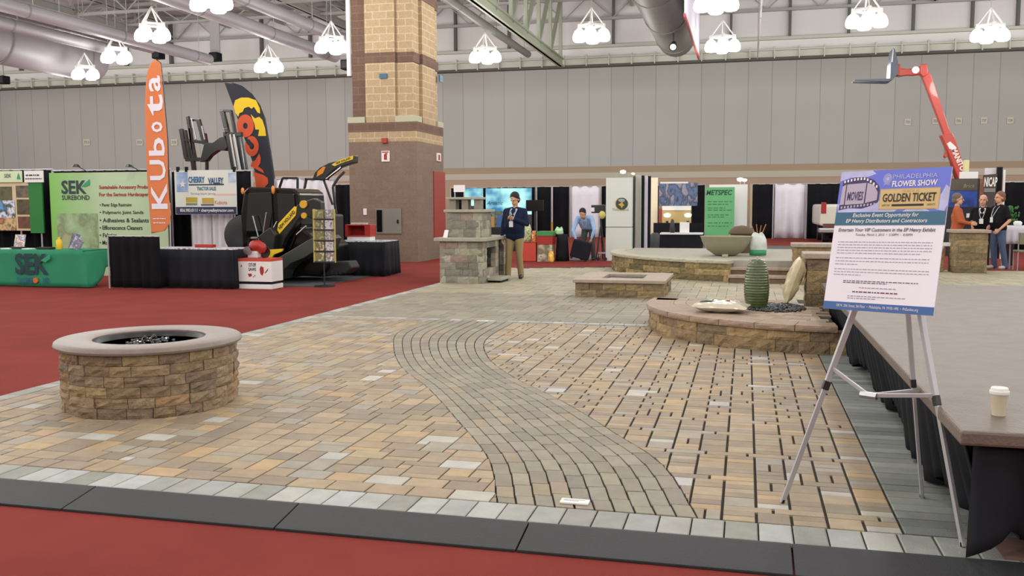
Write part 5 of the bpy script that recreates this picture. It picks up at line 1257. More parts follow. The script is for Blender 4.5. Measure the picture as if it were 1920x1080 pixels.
yb = eprism('yellow_band', [(626,309),(640,301),(666,292),(666,299),(645,306),(632,312)], M_yellow, -.121); eprism('orange_mark', [(598,332),(600,322),(610,313),(615,313),(610,325)], mat('amber', ()), -.121)
a, c = ep(632,308), ep(664,295.5); rt = (c-a); rt.y = 0; rt.normalize(); q = (a+c)/2; text('lettering', 'NEW HOLLAND', (c-a).length*.85, .05, (q.x,Ye-.134,q.z), M_blk, yb, rt, Vector((-rt.z,0,rt.x)), bold=.03)
b = MB(); b.cyl(ep(612,336,-.1), ep(640,314,-.1), .03, .03, 8); b.build('boom_cylinder', M_steel, bo)
b = MB(); b.box(ep(560,400).x, ep(622,400).x, Ye-.3, Ye+.7, .35, ep(600,402).z); b.build('engine_body', mat('excavator charcoal', (40,42,42), .45), ex, bevel=.05)
b = MB(); b.ball(ep(598,378,-.3), .12,.12,.09); b.build('seat_back', M_black, ex, smooth=True)
for y0 in (-.4, .45): MB().box(ep(556,480).x, ep(650,480).x, Ye+y0, Ye+y0+.25, 0, .36).build('track', M_rubber, ex, bevel=.08)
# drapes near the column
drape(520, 570, 335, 27.5, 'white drape seen through the roll bar, left of the column', M_wcloth, group='far drapes'); drape(572, 626, 337, 27.5, 'wide white drape behind the mini excavator', M_wcloth, group='far drapes')
drape(629, 662, 346, 26.9, 'black drape partly hidden behind the brick column', group='far drapes')
# brochure rack
Yr = 16.7; rk = thing('brochure_rack', 'tall wire brochure rack full of colourful leaflets beside the loader', 'rack', (PY(605,500,Yr).x, Yr, 0))
def rp(x, y, dy=0): q = PY(x, y, Yr+dy); return Vector((q.x, q.y, q.z))
zb_r = rp(588,492).z
for x in (590, 627): MB().box(rp(x,450).x-.018, rp(x,450).x+.018, Yr-.03, Yr+.02, zb_r, rp(x,392).z).build('side_rail', mat('rack wood', (176,162,92), .6), rk)
x_ = rp(606,450).x; MB().cyl((x_,Yr+.02,0),(x_,Yr+.02,rp(606,392).z),.016,.016,8).build('centre_pole', M_dark, rk); MB().cyl((x_,Yr+.02,0),(x_,Yr+.02,.02),.2,.2,20).build('round_base', M_dark, rk)
sets = [[(150,120,70),(90,110,60),(200,190,160)],[(180,190,210),(110,90,70),(220,220,220)],[(160,150,110),(70,80,60),(210,190,150)],[(120,110,90),(200,200,210),(80,60,50)]]
for r_ in range(5):
    for c_2 in range(2):
        x0 = rp(592+17*c_2, 400).x+.02; x1 = x0+.165; z1 = rp(600, 393+20*r_).z; z0 = rp(600, 410+20*r_).z
        b = MB(); b.box(x0, x1, Yr-.05, Yr-.035, z0, z1); b.build('leaflet', photo_mat('leaflet %d' % ((r_*2+c_2) % 4), sets[(r_*2+c_2) % 4], 16, r_+c_2*2), rk)
    MB().box(rp(590,400).x, rp(627,400).x, Yr-.06, Yr+.0, rp(600,411+20*r_).z-.01, rp(600,411+20*r_).z+.015).build('shelf', M_dark, rk)
# small engine tool on white carton display
Yq = 15.95; ct = thing('tool_carton', 'white printed carton with small red tool pictures standing on the floor', 'carton', (PY(478,540,Yq).x, Yq, 0))
a, c, z0, z1 = rc(447, 484, 509, 541, Yq); zz0, zz1 = rc(447, 490, 509, 528, Yq)[2:]
MB().box(a, c, Yq, Yq+.45, .0, .09).build('carton_base', M_white, ct, bevel=.005); MB().box(a+.02, c-.02, Yq+.02, Yq+.43, .09, zz0).build('dark_gap', M_black, ct)
fr_ = MB().box(a, c, Yq, Yq+.45, zz0, zz1).build('front_face', M_white, ct); MB().box(a, c, Yq-.004, Yq+.45, zz1, zz1+.05).build('red_top', mat('carton red', (196,70,54), .6), ct)
wtext('CUT-OFF', 466, 493, 480, 500, Yq-.002, M_blk, fr_, bold=.02); wtext('SAWS', 466, 502, 480, 508, Yq-.002, M_blk, fr_, bold=.02)
for pts, m in (([(489,499),(494,501),(495,510),(492,517),(488,513),(487,504)], M_redi), ([(497,511),(503,503),(502,507),(497,513)], M_blk), ([(465,513),(472,513),(472,518),(467,519)], M_redi), ([(474,519),(479,515),(479,517),(475,520)], M_grey), ([(451,500),(453,495),(454,500)], M_redi)):
    b = MB(); b.prism([(PY(x,y,Yq).x,PY(x,y,Yq).z) for x,y in pts], (0,Yq-.004,0),(1,0,0),(0,0,1),(0,1,0),.003); b.build('tool_picture', m, fr_)
tz = zz1+.05; q = PY(482, 470, Yq+.2); tl = thing('cut_off_saw', 'red power cut-off saw standing on the white carton', 'power tool', (q.x, Yq+.2, tz))
b = MB(); b.ball((q.x,Yq+.2,tz+.24), .17,.13,.12, 14, 10); b.ball((q.x+.12,Yq+.18,tz+.2), .09,.08,.11, 12, 8); remesh(b.build('red_housing', M_red, tl), .02, 3)
b = MB(); b.box(q.x-.16,q.x+.06,Yq+.1,Yq+.3,tz,tz+.14); b.build('engine_block', mat('white plastic', (206,200,200), .4), tl, bevel=.03)
b = MB(); b.cyl((q.x-.13,Yq+.05,tz+.15),(q.x-.13,Yq+.09,tz+.15),.08,.08,18); b.build('starter_cover', M_steel, tl)
b = MB(); b.tube([(q.x-.2,Yq+.2,tz+.2),(q.x-.16,Yq+.2,tz+.37),(q.x+.05,Yq+.2,tz+.4),(q.x+.14,Yq+.2,tz+.3)], .018, 8); b.build('handle', M_black, tl)
b = MB(); b.cyl((q.x+.13,Yq+.24,tz+.12),(q.x+.13,Yq+.26,tz+.12),.12,.12,24); b.build('blade', M_dark, tl)
MB().box(q.x-.07,q.x+.03,Yq+.1,Yq+.2,tz+.38,tz+.41).build('air_filter_lid', mat('lid grey', (120,124,118), .5), tl)
# black table right with red box
Yt = 19.3; a, c, z0, z1 = rc(628, 452, 719, 512, Yt)
skirt_table('round-cornered table with black skirt at the foot of the brick column', a, c, Yt, Yt+.9, z1, M_litter, '')
rb = thing('parts_bin', 'red open-front box with small items on top on the black table by the column', 'box', (PY(670,440,Yt+.3).x, Yt+.3, z1))
x0, x1, zz0, zz1 = rc(647, 421, 694, 444, Yt+.25); zt3 = z1
b = MB(); b.box(x0,x1,Yt+.25,Yt+.6,zt3+.09,zt3+.12); b.box(x0,x1,Yt+.25,Yt+.6,zz1-.03,zz1); b.box(x0,x0+.06,Yt+.25,Yt+.6,zt3+.12,zz1-.03); b.box(x1-.14,x1,Yt+.25,Yt+.6,zt3+.12,zz1-.03); b.box(x0,x1,Yt+.57,Yt+.6,zt3+.12,zz1-.03); b.build('red_case', M_red, rb, bevel=.006)
MB().box(x0+.04,x1-.02,Yt+.27,Yt+.58,zt3+.001,zt3+.09).build('white_base', M_white, rb)
for k in range(3): MB().box(x0+.1+.14*k,x0+.2+.14*k,Yt+.35,Yt+.45,zz1,zz1+.04).build('top_item', mat('pale metal', ()), rb)
# ------------------------------------------------------------------ far booths, middle
YF_ = 44
for p0, p1, l, m in ((845, 940, 'black drape behind the aqua display, far back', None), (940, 1004, 'black drape at the right edge of the aqua display, far back', None), (1006, 1034, 'narrow black drape left of the pole behind the dark television', None), (1036, 1068, 'black drape left of the far white drape behind the bending man', None),
                     (1070, 1125, 'white drape behind the bending man in the blue shirt', M_wcloth), (1127, 1236, 'black drape behind the white totem', None), (1290, 1322, 'black drape between the booth picture and the green banner', None),
                     (1409, 1450, 'black drape right of the tan pole, behind the planter bowl', None), (1452, 1511, 'white drape left of the sign, far back', M_wcloth), (1513, 1640, 'black drape behind the white truck', None), (1641, 1780, 'black drape hidden mostly by the easel sign', None)):
    drape(p0+1, p1-1, 352-(p0-845)*.012, YF_+(.25 if p0 in (940,1036,1127,1452,1641) else 0), l, m, group='far drapes', pitch=.5, amp=.07)
def lit(name, c0, c1, em, x0, x1):
    m = mat(name, c0, .5); nt = m.node_tree; n = nt.nodes; L = nt.links; g = n.new('ShaderNodeNewGeometry'); s = n.new('ShaderNodeSeparateXYZ'); L.new(g.outputs['Position'], s.inputs[0])
    nz = n.new('ShaderNodeTexNoise'); nz.inputs['Scale'].default_value = 1.1; L.new(g.outputs['Position'], nz.inputs['Vector'])
    cr_ = n.new('ShaderNodeValToRGB'); L.new(nz.outputs['Fac'], cr_.inputs[0]); cr_.color_ramp.elements[0].position = .36; cr_.color_ramp.elements[1].position = .6
    cr_.color_ramp.elements[0].color = (*lin(c0),1); cr_.color_ramp.elements[1].color = (*lin(c1),1); b_ = n['Principled BSDF']
    L.new(cr_.outputs[0], b_.inputs['Base Color']); L.new(cr_.outputs[0], b_.inputs['Emission Color']); b_.inputs['Emission Strength'].default_value = em; return m
M_aq = lit('backlit aqua', (20,110,160), (170,240,236), .75, 0, 0)
o, x0, x1, zb, zt = board('backlit_display', 911, 353, 997, 402, 43.2, M_aq, 'glowing aqua backlit display with flowing script behind the phone reader', 'display', z0=None)
wtext('Artistic', 912, 377, 943, 384, 43.16, M_navyi, o, shear=.4)
MB().box(x0, x1, 43.19, 43.3, 0, zb).build('display_base', M_dark, o)
o, x0, x1, zb, zt = board('backlit_display', 871, 353, 906, 386, 43.2, M_aq, 'smaller glowing aqua display seen behind the fireplace chimney', 'display')
MB().box(x0, x1, 43.19, 43.3, 0, zb).build('display_base', M_dark, o)
o, *_ = board('booth_sign', 851, 347, 872, 360, 43, M_white, 'small white hanging sign at the left of the aqua displays', 'sign'); x0, x1, zb, zt = rc(851,347,872,360,43)
for x in (x0+.05, x1-.05): MB().cyl((x,43.0,0),(x,43.0,zb),.03,.03,6).build('post', M_alu, o)
# counter with literature behind the man
a, c, z0, z1 = rc(905, 426, 985, 455, 31); t = thing('literature_counter', 'low dark counter with leaflets and sample photos behind the phone reader', 'counter', ((a+c)/2, 31.3, 0))
MB().box(a, c, 31, 31.6, 0, z1).build('counter_body', M_dark, t, bevel=.02); 
b = MB(); b.box(a+.2, c-.3, 31.5, 31.55, z1, z1+.55); b.build('picture_board', photo_mat('counter photo', [(120,130,110),(90,100,84),(160,170,150)], 4, 9), t)
MB().box(a+.5, a+.9, 31.1, 31.12, z1, z1+.42).build('blue_leaflet', mat('leaflet blue', (70,110,170), .5), t); MB().box(a+.2, a+.4, 31.05, 31.1, z1, z1+.36).build('orange_figure', mat('leaflet tan', (190,150,90), .5), t)
# television
Yv2 = 30; a, c, z0, z1 = rc(986, 375, 1019, 396, Yv2); t = thing('television', 'black flat television on a stand behind the phone reader', 'television', ((a+c)/2, Yv2, 0))
MB().box(a, c, Yv2, Yv2+.06, z0, z1).build('screen', M_blackgloss, t, bevel=.01); MB().cyl(((a+c)/2,Yv2+.1,0),((a+c)/2,Yv2+.1,z0+.2),.04,.04,8).build('stand_pole', M_dark, t); MB().box(a+.1,c-.1,Yv2-.1,Yv2+.4,0,.04).build('stand_base', M_dark, t)
q = PY(1035, 400, 30.5); t = thing('feather_pole', 'bare silver pole with a golden lower tube beside the television', 'pole', (q.x, 30.5, 0)); MB().cyl((q.x,30.5,1.0),(q.x,30.5,PY(1035,350,30.5).z),.025,.02,8).build('upper_tube', M_alu, t); MB().cyl((q.x,30.5,0),(q.x,30.5,1.0),.045,.035,8).build('lower_tube', mat('golden tube', (176,130,50), .4), t)
# boxes and bags on the red carpet
Yg = 25.4
def bagat(name, px0, py0, px1, py1, Y, m, label, cat='bag', depth=.3, seed=1, zb=0, top=.6):
    a, c, z0, z1 = rc(px0, py0, px1, py1, Y); t = thing(name, label, cat, ((a+c)/2, Y, zb)); sack(t, (a+c)/2, Y, zb, c-a, depth, z1-zb, m, seed, top); return t, a, c, z1
M_cam = photo_mat('leaf print', [(70,84,50),(150,160,110),(200,206,170),(90,110,60)], 16, 2)
a, c, z0, z1 = rc(979, 455, 1006, 492, Yg); RB = z1
rbx = thing('red_bin', 'red covered box stand on the carpet behind the phone reader', 'box', ((a+c)/2, Yg, 0)); MB().box(a-.08, c, Yg-.1, Yg+.5, 0, RB).build('bin_body', mat('carton red', ()), rbx, bevel=.02)
MB().box(a-.08, c, Yg-.1, Yg+.5, RB, RB+.02).build('lid', M_red, rbx)
bagat('seed_bag', 976, 421, 997, 455, Yg+.1, M_cam, 'leaf-patterned green bag standing on the red covered box', zb=RB+.02, seed=3)
bagat('snack_bag', 997, 434, 1006, 455, Yg+.05, photo_mat('snack print', [(226,200,60),(200,60,60),(230,220,160)], 12, 5), 'small yellow and red bag on the red covered box', zb=RB+.02, depth=.15, seed=4)
a, c, z0, z1 = rc(1006, 434, 1036, 490, Yg-.1); t = thing('display_stand', 'stand with green shelf, red band and tan carton, behind the phone reader', 'display stand', ((a+c)/2, Yg, 0))
h = z1; MB().box(a, c, Yg-.1, Yg+.4, h-.12, h).build('green_shelf', mat('shelf green', (60,140,76), .5), t); MB().box(a+.01, c-.01, Yg-.08, Yg+.38, h-.36, h-.12).build('red_band', M_red, t)
MB().box(a+.01, c-.02, Yg-.06, Yg+.36, 0, h-.36).build('tan_carton', photo_mat('tan print', [(150,136,104),(120,112,84),(206,200,180)], 5, 3), t); wtext('JM', 1009, 477, 1017, 483, Yg-.07, M_white, t, bold=.04)
bagat('orange_bag', 1028, 473, 1039, 492, Yg-.25, photo_mat('orange print', [(226,150,50),(240,200,90),(200,110,40)], 9, 3), 'small orange bag on the carpet before the tan carton', depth=.2, seed=6)
a, c, z0, z1 = rc(1040, 440, 1062, 490, Yg+.1); t = thing('draped_stand', 'round stand covered to the floor with black cloth, left of the bending man', 'stand', ((a+c)/2, Yg+.3, 0)); r = (c-a)/2
b = MB(); b.grid(lambda u, v: ((a+c)/2+r*(1.15-.25*v)*(1+.06*math.sin(u*2*PI*9)*(1-v))*math.cos(2*PI*u), Yg+.35+r*(1.15-.25*v)*(1+.06*math.sin(u*2*PI*9)*(1-v))*math.sin(2*PI*u), .01+(z1-.01)*v), 54, 4); b.build('cloth', M_black, t, smooth=True, solid=.006); MB().cyl(((a+c)/2,Yg+.35,z1-.03),((a+c)/2,Yg+.35,z1),r*.9,r*.9,24).build('stand_top', M_black, t)
bagat('green_bag', 1041, 427, 1056, 441, Yg+.35, photo_mat('green white print', [(80,190,80),(206,230,200),(120,210,110)], 8, 7), 'bright green and white bag on top of the black draped stand', zb=z1, depth=.2, seed=8)
# bending man with suitcase
p = PY(1103, 486, 26.3)
def bend(q, piv=Vector((0,0,.95)), a=.98):
    v = Vector(q)-piv; return piv+Matrix.Rotation(a,3,'X')@v
B = lambda q: bend(q)
man2 = person((p.x, 26.3, 0), -.12, 'man in light blue shirt bending forward with hands on a black suitcase',
    [(B((-.2,.01,1.40)), (-.30,-.52,.86), (-.20,-.56,.62), ((.1,-.1,-1),(0,-1,0),-1,.8)), (B((.2,.01,1.40)), (.32,-.50,.88), (.24,-.52,.64), ((-.1,-.1,-1),(0,-1,0),1,.8))],
    [((-.095,0,.9), (-.14,-.06,.5), (-.15,.03,.09), (-.17,-.12,.035)), ((.095,0,.9), (.14,-.06,.5), (.15,.03,.09), (.17,-.12,.035))],
    M_lblue, M_greytr, M_hair, head_tilt=.5, badge=True, torso_top=B, belly=.03)
t = thing('suitcase', 'black soft suitcase tipped under the hands of the bending man', 'suitcase', (p.x-.15, 25.6, 0))
M = Matrix.Translation((p.x-.16,25.62,.05))@Matrix.Rotation(.25,4,'Y')
MB().box(-.26,.26,-.14,.14,.04,.54,M).build('case_body', M_black, t, bevel=.04); b = MB(); b.tube([M@Vector(q) for q in ((-.12,0,.5),(-.12,0,.62),(.12,0,.62),(.12,0,.5))], .012, 6); b.build('handle', M_dark, t)
for x in (-.2,.2): b = MB(); b.cyl(M@Vector((x,-.1,.02)), M@Vector((x,-.06,.02)), .04,.04,12); b.build('wheel', M_dark, t)
# folded stroller / trolley at his right
q = PY(1126, 488, 26.5); t = thing('tripod_gear', 'dark camera-like gear on a folding stand behind the bending man', 'equipment', (q.x, 26.7, 0))
top_ = PY(1122, 380, 26.7).z
for dx, dy in ((-.14,-.15),(.12,-.18),(0,.2)): MB().beam((q.x+dx,26.7+dy,0),(q.x-.02,26.7,1.05),.03,.03).build('leg', M_dark, t)
MB().cyl((q.x-.02,26.7,1.0),(q.x-.04,26.7,top_-.2),.03,.03,8).build('column', M_dark, t)
MB().box(q.x-.3,q.x+.1,26.6,26.8,top_-.3,top_-.06).build('gear_body', M_dark, t, bevel=.03); MB().box(q.x-.3,q.x-.2,26.58,26.62,top_-.26,top_-.14).build('pale_panel', M_white, t)
b = MB(); b.ball((q.x+.02,26.62,top_-.35), .1,.08,.12); b.build('yellow_tag', mat('tag yellow', (220,210,120), .5), t, smooth=True)
t2 = thing('luggage_cart', 'small folded black cart beside the white totem', 'cart', (q.x+.12, 26.1, 0))
for x in (-.1,.1): MB().beam((q.x+.1+x,26.1,.03),(q.x+.1+x,26.15,.5),.02,.02).build('frame_tube', M_dark, t2); b = MB(); b.cyl((q.x+.1+x,26.06,.05),(q.x+.1+x,26.1,.05),.05,.05,12); b.build('wheel', M_rubber, t2)
MB().box(q.x,q.x+.2,26.08,26.12,.2,.24).build('cross_bar', M_alu, t2)
# grey carpet patches
def patch_floor(x0, x1, y0, y1, m, zz=.008): struct(MB().box(x0, x1, y0, y1, 0, zz).build('booth_carpet', m))
M_gc = mat('grey carpet', (98,98,96), .95, var=.1, scale=2, bump=.3, bscale=200)
a_ = Pz(1060, 487, 0); b_2 = Pz(1136, 474, 0); patch_floor(a_.x, b_2.x+.1, a_.y-.2, 29, M_gc); patch_floor(-2.9, 4.2, 24.6, 36.5, M_gc)
# white totem
Yw = 26.1; a, c, z0, z1 = rc(1136, 327, 1184, 490, Yw); t = thing('totem_display', 'tall white totem with a round dark and gold emblem', 'display', ((a+c)/2, Yw, 0))
zs_ = PY(1160, 426, Yw).z
f_1 = MB().box(a, c, Yw, Yw+.32, zs_+.012, z1-.08).build('upper_panel', mat('totem white', (206,212,204), .5), t); MB().box(a, c, Yw, Yw+.32, 0, zs_-.012).build('lower_panel', mat('totem white', ()), t)
MB().box(a+.01, c-.01, Yw+.02, Yw+.3, zs_-.012, zs_+.012).build('seam', M_grey, t); MB().box(a, c, Yw-.01, Yw+.33, z1-.08, z1).build('header', M_gcap, t)
q = PY(1166, 382, Yw-.01); b = MB()
b.cyl((q.x,Yw-.012,q.z),(q.x,Yw,q.z),.17,.17,28); em = b.build('emblem', mat('emblem dark', (50,58,54), .5), f_1)
b = MB(); b.prism([(-.11,-.02),(-.02,.02),(.0,.12),(.03,.0),(.08,-.05),(.03,-.06),(.0,-.13),(-.04,-.06)], (q.x,Yw-.016,q.z),(1,0,0),(0,0,1),(0,1,0),.004); b.build('gold_mark', mat('emblem gold', (196,160,50), .5), em)
b = MB(); b.add([(q.x+r_*math.cos(a2), Yw-.0145, q.z+r_*math.sin(a2)) for r_ in (.17,.185) for a2 in [PI*.6+PI*1.0*i/14 for i in range(15)]], [(i,i+1,16+i,15+i) for i in range(14)]); b.build('gold_arc', mat('emblem gold', ()), em, fix=False)
b = MB(); b.ball((q.x-.01,Yw-.012,q.z+.09), .1,.006,.05); b.build('grey_mark', mat('emblem grey', (150,156,152), .5), em, smooth=True)
wtext('Timberland', 1148, 390.5, 1178, 395.5, Yw-.002, mat('emblem text', (128,140,126), .5), f_1)
M_lampw = mat('small lamp glow', (255,246,220), .4, emit=7)
def cliplamp(px, py, Y, l, s=.1):
    q = PY(px, py, Y); t = thing('spot_lamp', l, 'lamp', (q.x, Y, q.z), 'booth spot lamps'); b = MB(); b.lathe([(.0,-.5*s),(.8*s,-.4*s),(s,.3*s),(.4*s,.6*s),(0,.6*s)], (q.x,Y,q.z), 14); b.build('lamp_bulb', M_lampw, t, smooth=True)
    MB().cyl((q.x,Y,q.z-.5*s),(q.x,Y,q.z-1.6*s),.015,.015,6).build('stem', M_alu, t); return t
cliplamp(1168, 322.5, Yw+.15, 'small bright lamp on top of the white totem', .085)
cliplamp(1187, 326, Yw+.6, 'tiny bright lamp just right of the white totem top', .05)
# slatted side panels
for i, (p0, p1, y0, m, l) in enumerate(((1186,1190,330,M_dark,'narrow dark grey upright panel next to the white totem'), (1191,1201,328,mat('pale upright', (176,176,166),.6),'pale grey upright panel right of the totem'), (1202,1207,329,M_black,'black upright panel between the pale uprights'), (1208,1213,330,M_wcloth,'thin white upright panel in the black wall end'), (1214,1219,330,M_black,'black upright panel before the cream lit panel'))):
    Yx = 27.2+.3*i; a, c, z0, z1 = rc(p0, y0, p1, 468, Yx); t = tag(MB().box(a, c, Yx, Yx+.2, 0, z1).build('upright_panel', m, bevel=.004), l, 'panel', 'upright panels beside the totem')
Yp = 35; a, c, z0, z1 = rc(1219, 333, 1233, 417, Yp); tag(MB().box(a, c, Yp, Yp+.1, 0, z1).build('light_box', mat('cream glow', (236,226,196), .5, emit=.12)), 'tall cream lit panel at the left edge of the booth picture', 'panel')
# booth with picture, counter and two lamps
o, x0, x1, zb, zt = board('booth_picture', 1236, 343, 1308, 386, Yp, photo_mat('blue photo', [(40,50,80),(90,110,150),(60,66,84),(150,150,170),(120,90,70)], 2.2, 8, 2), 'blue and dark photo mural with shelf below in the far booth', 'picture')
MB().box(x0, x1-.6, Yp-.03, Yp+.3, zb-.06, zb).build('top_rail', M_white, o) if False else None
wpl('header', 1238, 341, 1290, 344, Yp-.03, M_white, o)
a, c, z0, z1 = rc(1242, 386, 1296, 417, Yp-.2); t = thing('wood_counter', 'warm tan back counter with white top under the photo mural', 'counter', ((a+c)/2, Yp-.3, 0))
MB().box(a, c, Yp-.3, Yp-.05, 0, z1-.16).build('counter_body', mat('warm tan', (190,166,112), .6), t); MB().box(a, c, Yp-.35, Yp-.05, z1-.16, z1).build('counter_top', M_white, t); MB().box(a-.12, a, Yp-.3, Yp-.1, 0, z1-.1).build('red_end', mat('dull red', ()), t)
cliplamp(1251, 404, Yp-.6, 'left one of two glowing globe lamps under the photo mural', .13); cliplamp(1290, 404, Yp-.6, 'right one of two glowing globe lamps under the photo mural', .13)
for q in [o for o in bpy.data.objects if o.name.startswith('spot_lamp')][-2:]:
    c0 = [ch for ch in q.children if ch.name.startswith('stem')][0]
    MB().cyl((q.location.x,Yp-.6,0),(q.location.x,Yp-.6,q.location.z-.2),.02,.05,8).build('lamp_stand', M_dark, q)
tag(MB().box(PY(1225,400,Yp-1).x, PY(1318,400,Yp-1).x, Yp-.9, Yp-.8, 0, PY(1260,418,Yp-.9).z).build('half_wall', M_black), 'low black wall in front of the tan counter and lamps', 'partition')
a, c, z0, z1 = rc(1237, 437, 1317, 465, 32); t = thing('skirted_table', 'dark table with thin white top and papers in the grey carpeted far booth', 'table', ((a+c)/2, 32.3, 0))
MB().box(a, c, 32, 32.8, z1-.05, z1).build('table_top', M_white, t); MB().box(a+.05, c-.05, 32.05, 32.75, 0.01, z1-.05).build('skirt', M_black, t)
x = PY(1283, 430, 32.2).x; tag(MB().box(x-.16, x+.16, 32.25, 32.4, z1, z1+.36, None).build('leaflet_holder', M_white, bevel=.01), 'white leaflet holder on the dark table of the far booth', 'leaflets')
x = PY(1260, 430, 32.2).x; b = MB(); b.lathe([(.08,0),(.1,.1),(.07,.3),(.05,.45),(.0,.47)], (x,32.3,z1), 16); tag(b.build('dark_vase', M_dark, smooth=True), 'tall dark vase-like sample on the far booth table', 'vase')
a, c, z0, z1 = rc(1218, 437, 1236, 462, 31); b = MB(); b.lathe([((c-a)*.42,0),((c-a)*.5,.3),((c-a)*.5,z1*.9),((c-a)*.3,z1)], ((a+c)/2,31.2,0), 20); tag(b.build('waste_bin', mat('bin grey', (60,62,62), .6), smooth=.8), 'dark grey round bin at the left end of the far booth', 'bin')
# green banner
Yg2 = 33; a, c, z0, z1 = rc(1322, 351, 1377, 437, Yg2); t = thing('display_banner', 'tall green retractable banner with dark heading behind the planter bowl', 'banner', ((a+c)/2, Yg2, 0), None)
M_gb = mat('retract green', (96,170,112), .5)
pn = MB().box(a, c, Yg2-.012, Yg2, .08, z1).build('panel', M_gb, t); MB().box(a-.03, c+.03, Yg2-.1, Yg2+.1, 0, .09).build('base', M_alu, t); MB().cyl(((a+c)/2,Yg2+.05,.05),((a+c)/2,Yg2+.05,z1),.015,.015,6).build('pole', M_alu, t)
M_gd = mat('dark green ink', (28,72,48), .6); wtext('METSPEC', 1324, 356, 1373, 366, Yg2-.014, M_gd, pn, bold=.03, shear=.2)
for i, y in enumerate((375, 380, 387, 391, 400, 404, 415, 421)):
    a2, c2, z_, _ = rc(1327, y, 1372-(i % 3)*6, y+3, Yg2); b = MB(); strokes(b, a2, c2, z_, .035, Yg2-.013, R, .12); b.build('small_print', mat('muted green ink', (64,124,84), .6), pn)['kind'] = 'stuff'
a, c, z0, z1 = rc(1378, 349, 1401, 437, 34.5); t = thing('white_shelf_panel', 'white panel with a small shelf of orange items right of the green banner', 'display', ((a+c)/2, 34.5, 0))
MB().box(a, c, 34.5, 34.56, 0, z1).build('panel', M_wcloth, t); zz = PY(1390, 384, 34.5).z; MB().box(a+.05, c-.02, 34.25, 34.5, zz-.14, zz).build('shelf', M_white, t)
for k in range(2): MB().box(a+.08+.24*k, a+.26+.24*k, 34.3, 34.45, zz, zz+.16).build('orange_item', mat('item orange', (200,130,70), .6), t)
cliplamp(1388, 337, 34.3, 'bright twin spotlight above the white shelf panel', .12); cliplamp(1396, 338, 34.3, 'bright spotlight beside the twin one above the white shelf panel', .09)
q = PY(1408, 400, 33.5); tag(MB().cyl((q.x,33.5,0),(q.x,33.5,PY(1408,345,33.5).z),.04,.04,8).build('drape_pole', mat('tan pole', (170,158,130), .6)), 'tan pole between the white shelf panel and the black drape', 'pole')
tag(MB().box(PY(1330,347,33.8).x, PY(1402,347,33.8).x, 33.8, 33.9, 0.0, PY(1360,346,33.8).z).build('back_wall_panel', M_white), 'white back wall panel behind the green banner', 'panel')
# truck rear
Yk2 = 39.2; a, c, z0, z1 = rc(1534, 383, 1600, 441, Yk2); t = thing('truck', 'white truck rear corner with red tail light, partly behind the easel sign', 'truck', ((a+c)/2, Yk2, 0))
zb2 = PY(1550, 424, Yk2).z
MB().box(a+.06, a+2.0, Yk2, Yk2+4.5, zb2, z1).build('body', mat('truck white', (206,204,190), .35), t, bevel=.1); MB().box(a, a+2.1, Yk2-.15, Yk2+.1, zb2-.28, zb2-.08).build('bumper', M_steel, t, bevel=.04)
MB().box(a+.1,a+.3,Yk2-.02,Yk2+.0,zb2+.5,zb2+.95).build('tail_light', mat('tail red', (150,24,26), .3), t, bevel=.02); MB().box(a+.2,a+1.9,Yk2-.02,Yk2+.1,zb2-.1,zb2+.1).build('lower_trim', mat('trim maroon', (96,50,48), .4), t)
for x in (a+.35, a+1.75): b = MB(); b.cyl((x-.12,Yk2+.8,.38),(x+.12,Yk2+.8,.38),.38,.38,20); b.build('wheel', M_rubber, t, smooth=.6); b = MB(); b.cyl((x-.12,Yk2+3.6,.38),(x+.12,Yk2+3.6,.38),.38,.38,20); b.build('wheel', M_rubber, t, smooth=.6)
MB().box(a+.3,a+1.8,Yk2+.2,Yk2+4.2,.3,zb2+.02).build('chassis', M_black, t)

# ------------------------------------------------------------------ right side: bar, people, booth
Yb = 22.35; a, c, z0, z1 = rc(1788, 431, 1852, 509, Yb)
pillar('stone_bar', a, c, Yb, Yb+.55, PZ, z1, 'brown block stone bar counter with the three men gathered around it', 'bar', palf, bl=.42, cap=.07, ov=.05, courses=6)
a2, c2, z0, z2 = rc(1764, 462, 1786, 507, Yb+.35)
pillar('stone_wall', a2-.1, a-.13, Yb+.3, Yb+.75, PZ, z2, 'lower block wall section left of the stone bar beside the sign edge', 'wall', palf, bl=.4, cap=.05, ov=.0, courses=4)
x = PY(1778, 455, Yb+.5).x; tag(MB().box(x-.16, x+.16, Yb+.38, Yb+.6, z2, z2+.08).build('white_tray', M_white, bevel=.01), 'small white tray on the low wall beside the easel sign', 'tray')
Zb = z1
p = PY(1793, 440, 23.5)
person((p.x, 23.5, PZ), PI*.42, 'grey-haired man in rust orange shirt standing behind the stone bar at its left end',
    [((-.2,.01,1.40), (-.27,-.08,1.14), (-.16,-.30,1.08), ((.3,-1,0),(0,0,1),-1,.4)), ((.2,.01,1.40), (.27,.02,1.14), (.18,-.26,1.10), ((-.3,-1,0),(0,0,1),1,.4))],
    [((-.095,0,.9), (-.11,-.01,.5), (-.12,.03,.09), (-.13,-.12,.035)), ((.095,0,.9), (.11,-.01,.5), (.12,.03,.09), (.13,-.12,.035))],
    M_or, mat('dark trousers', (34,38,50), .85), M_ghair, badge=False, belly=.04, H=1.76)
p = PY(1841, 440, 24.3)
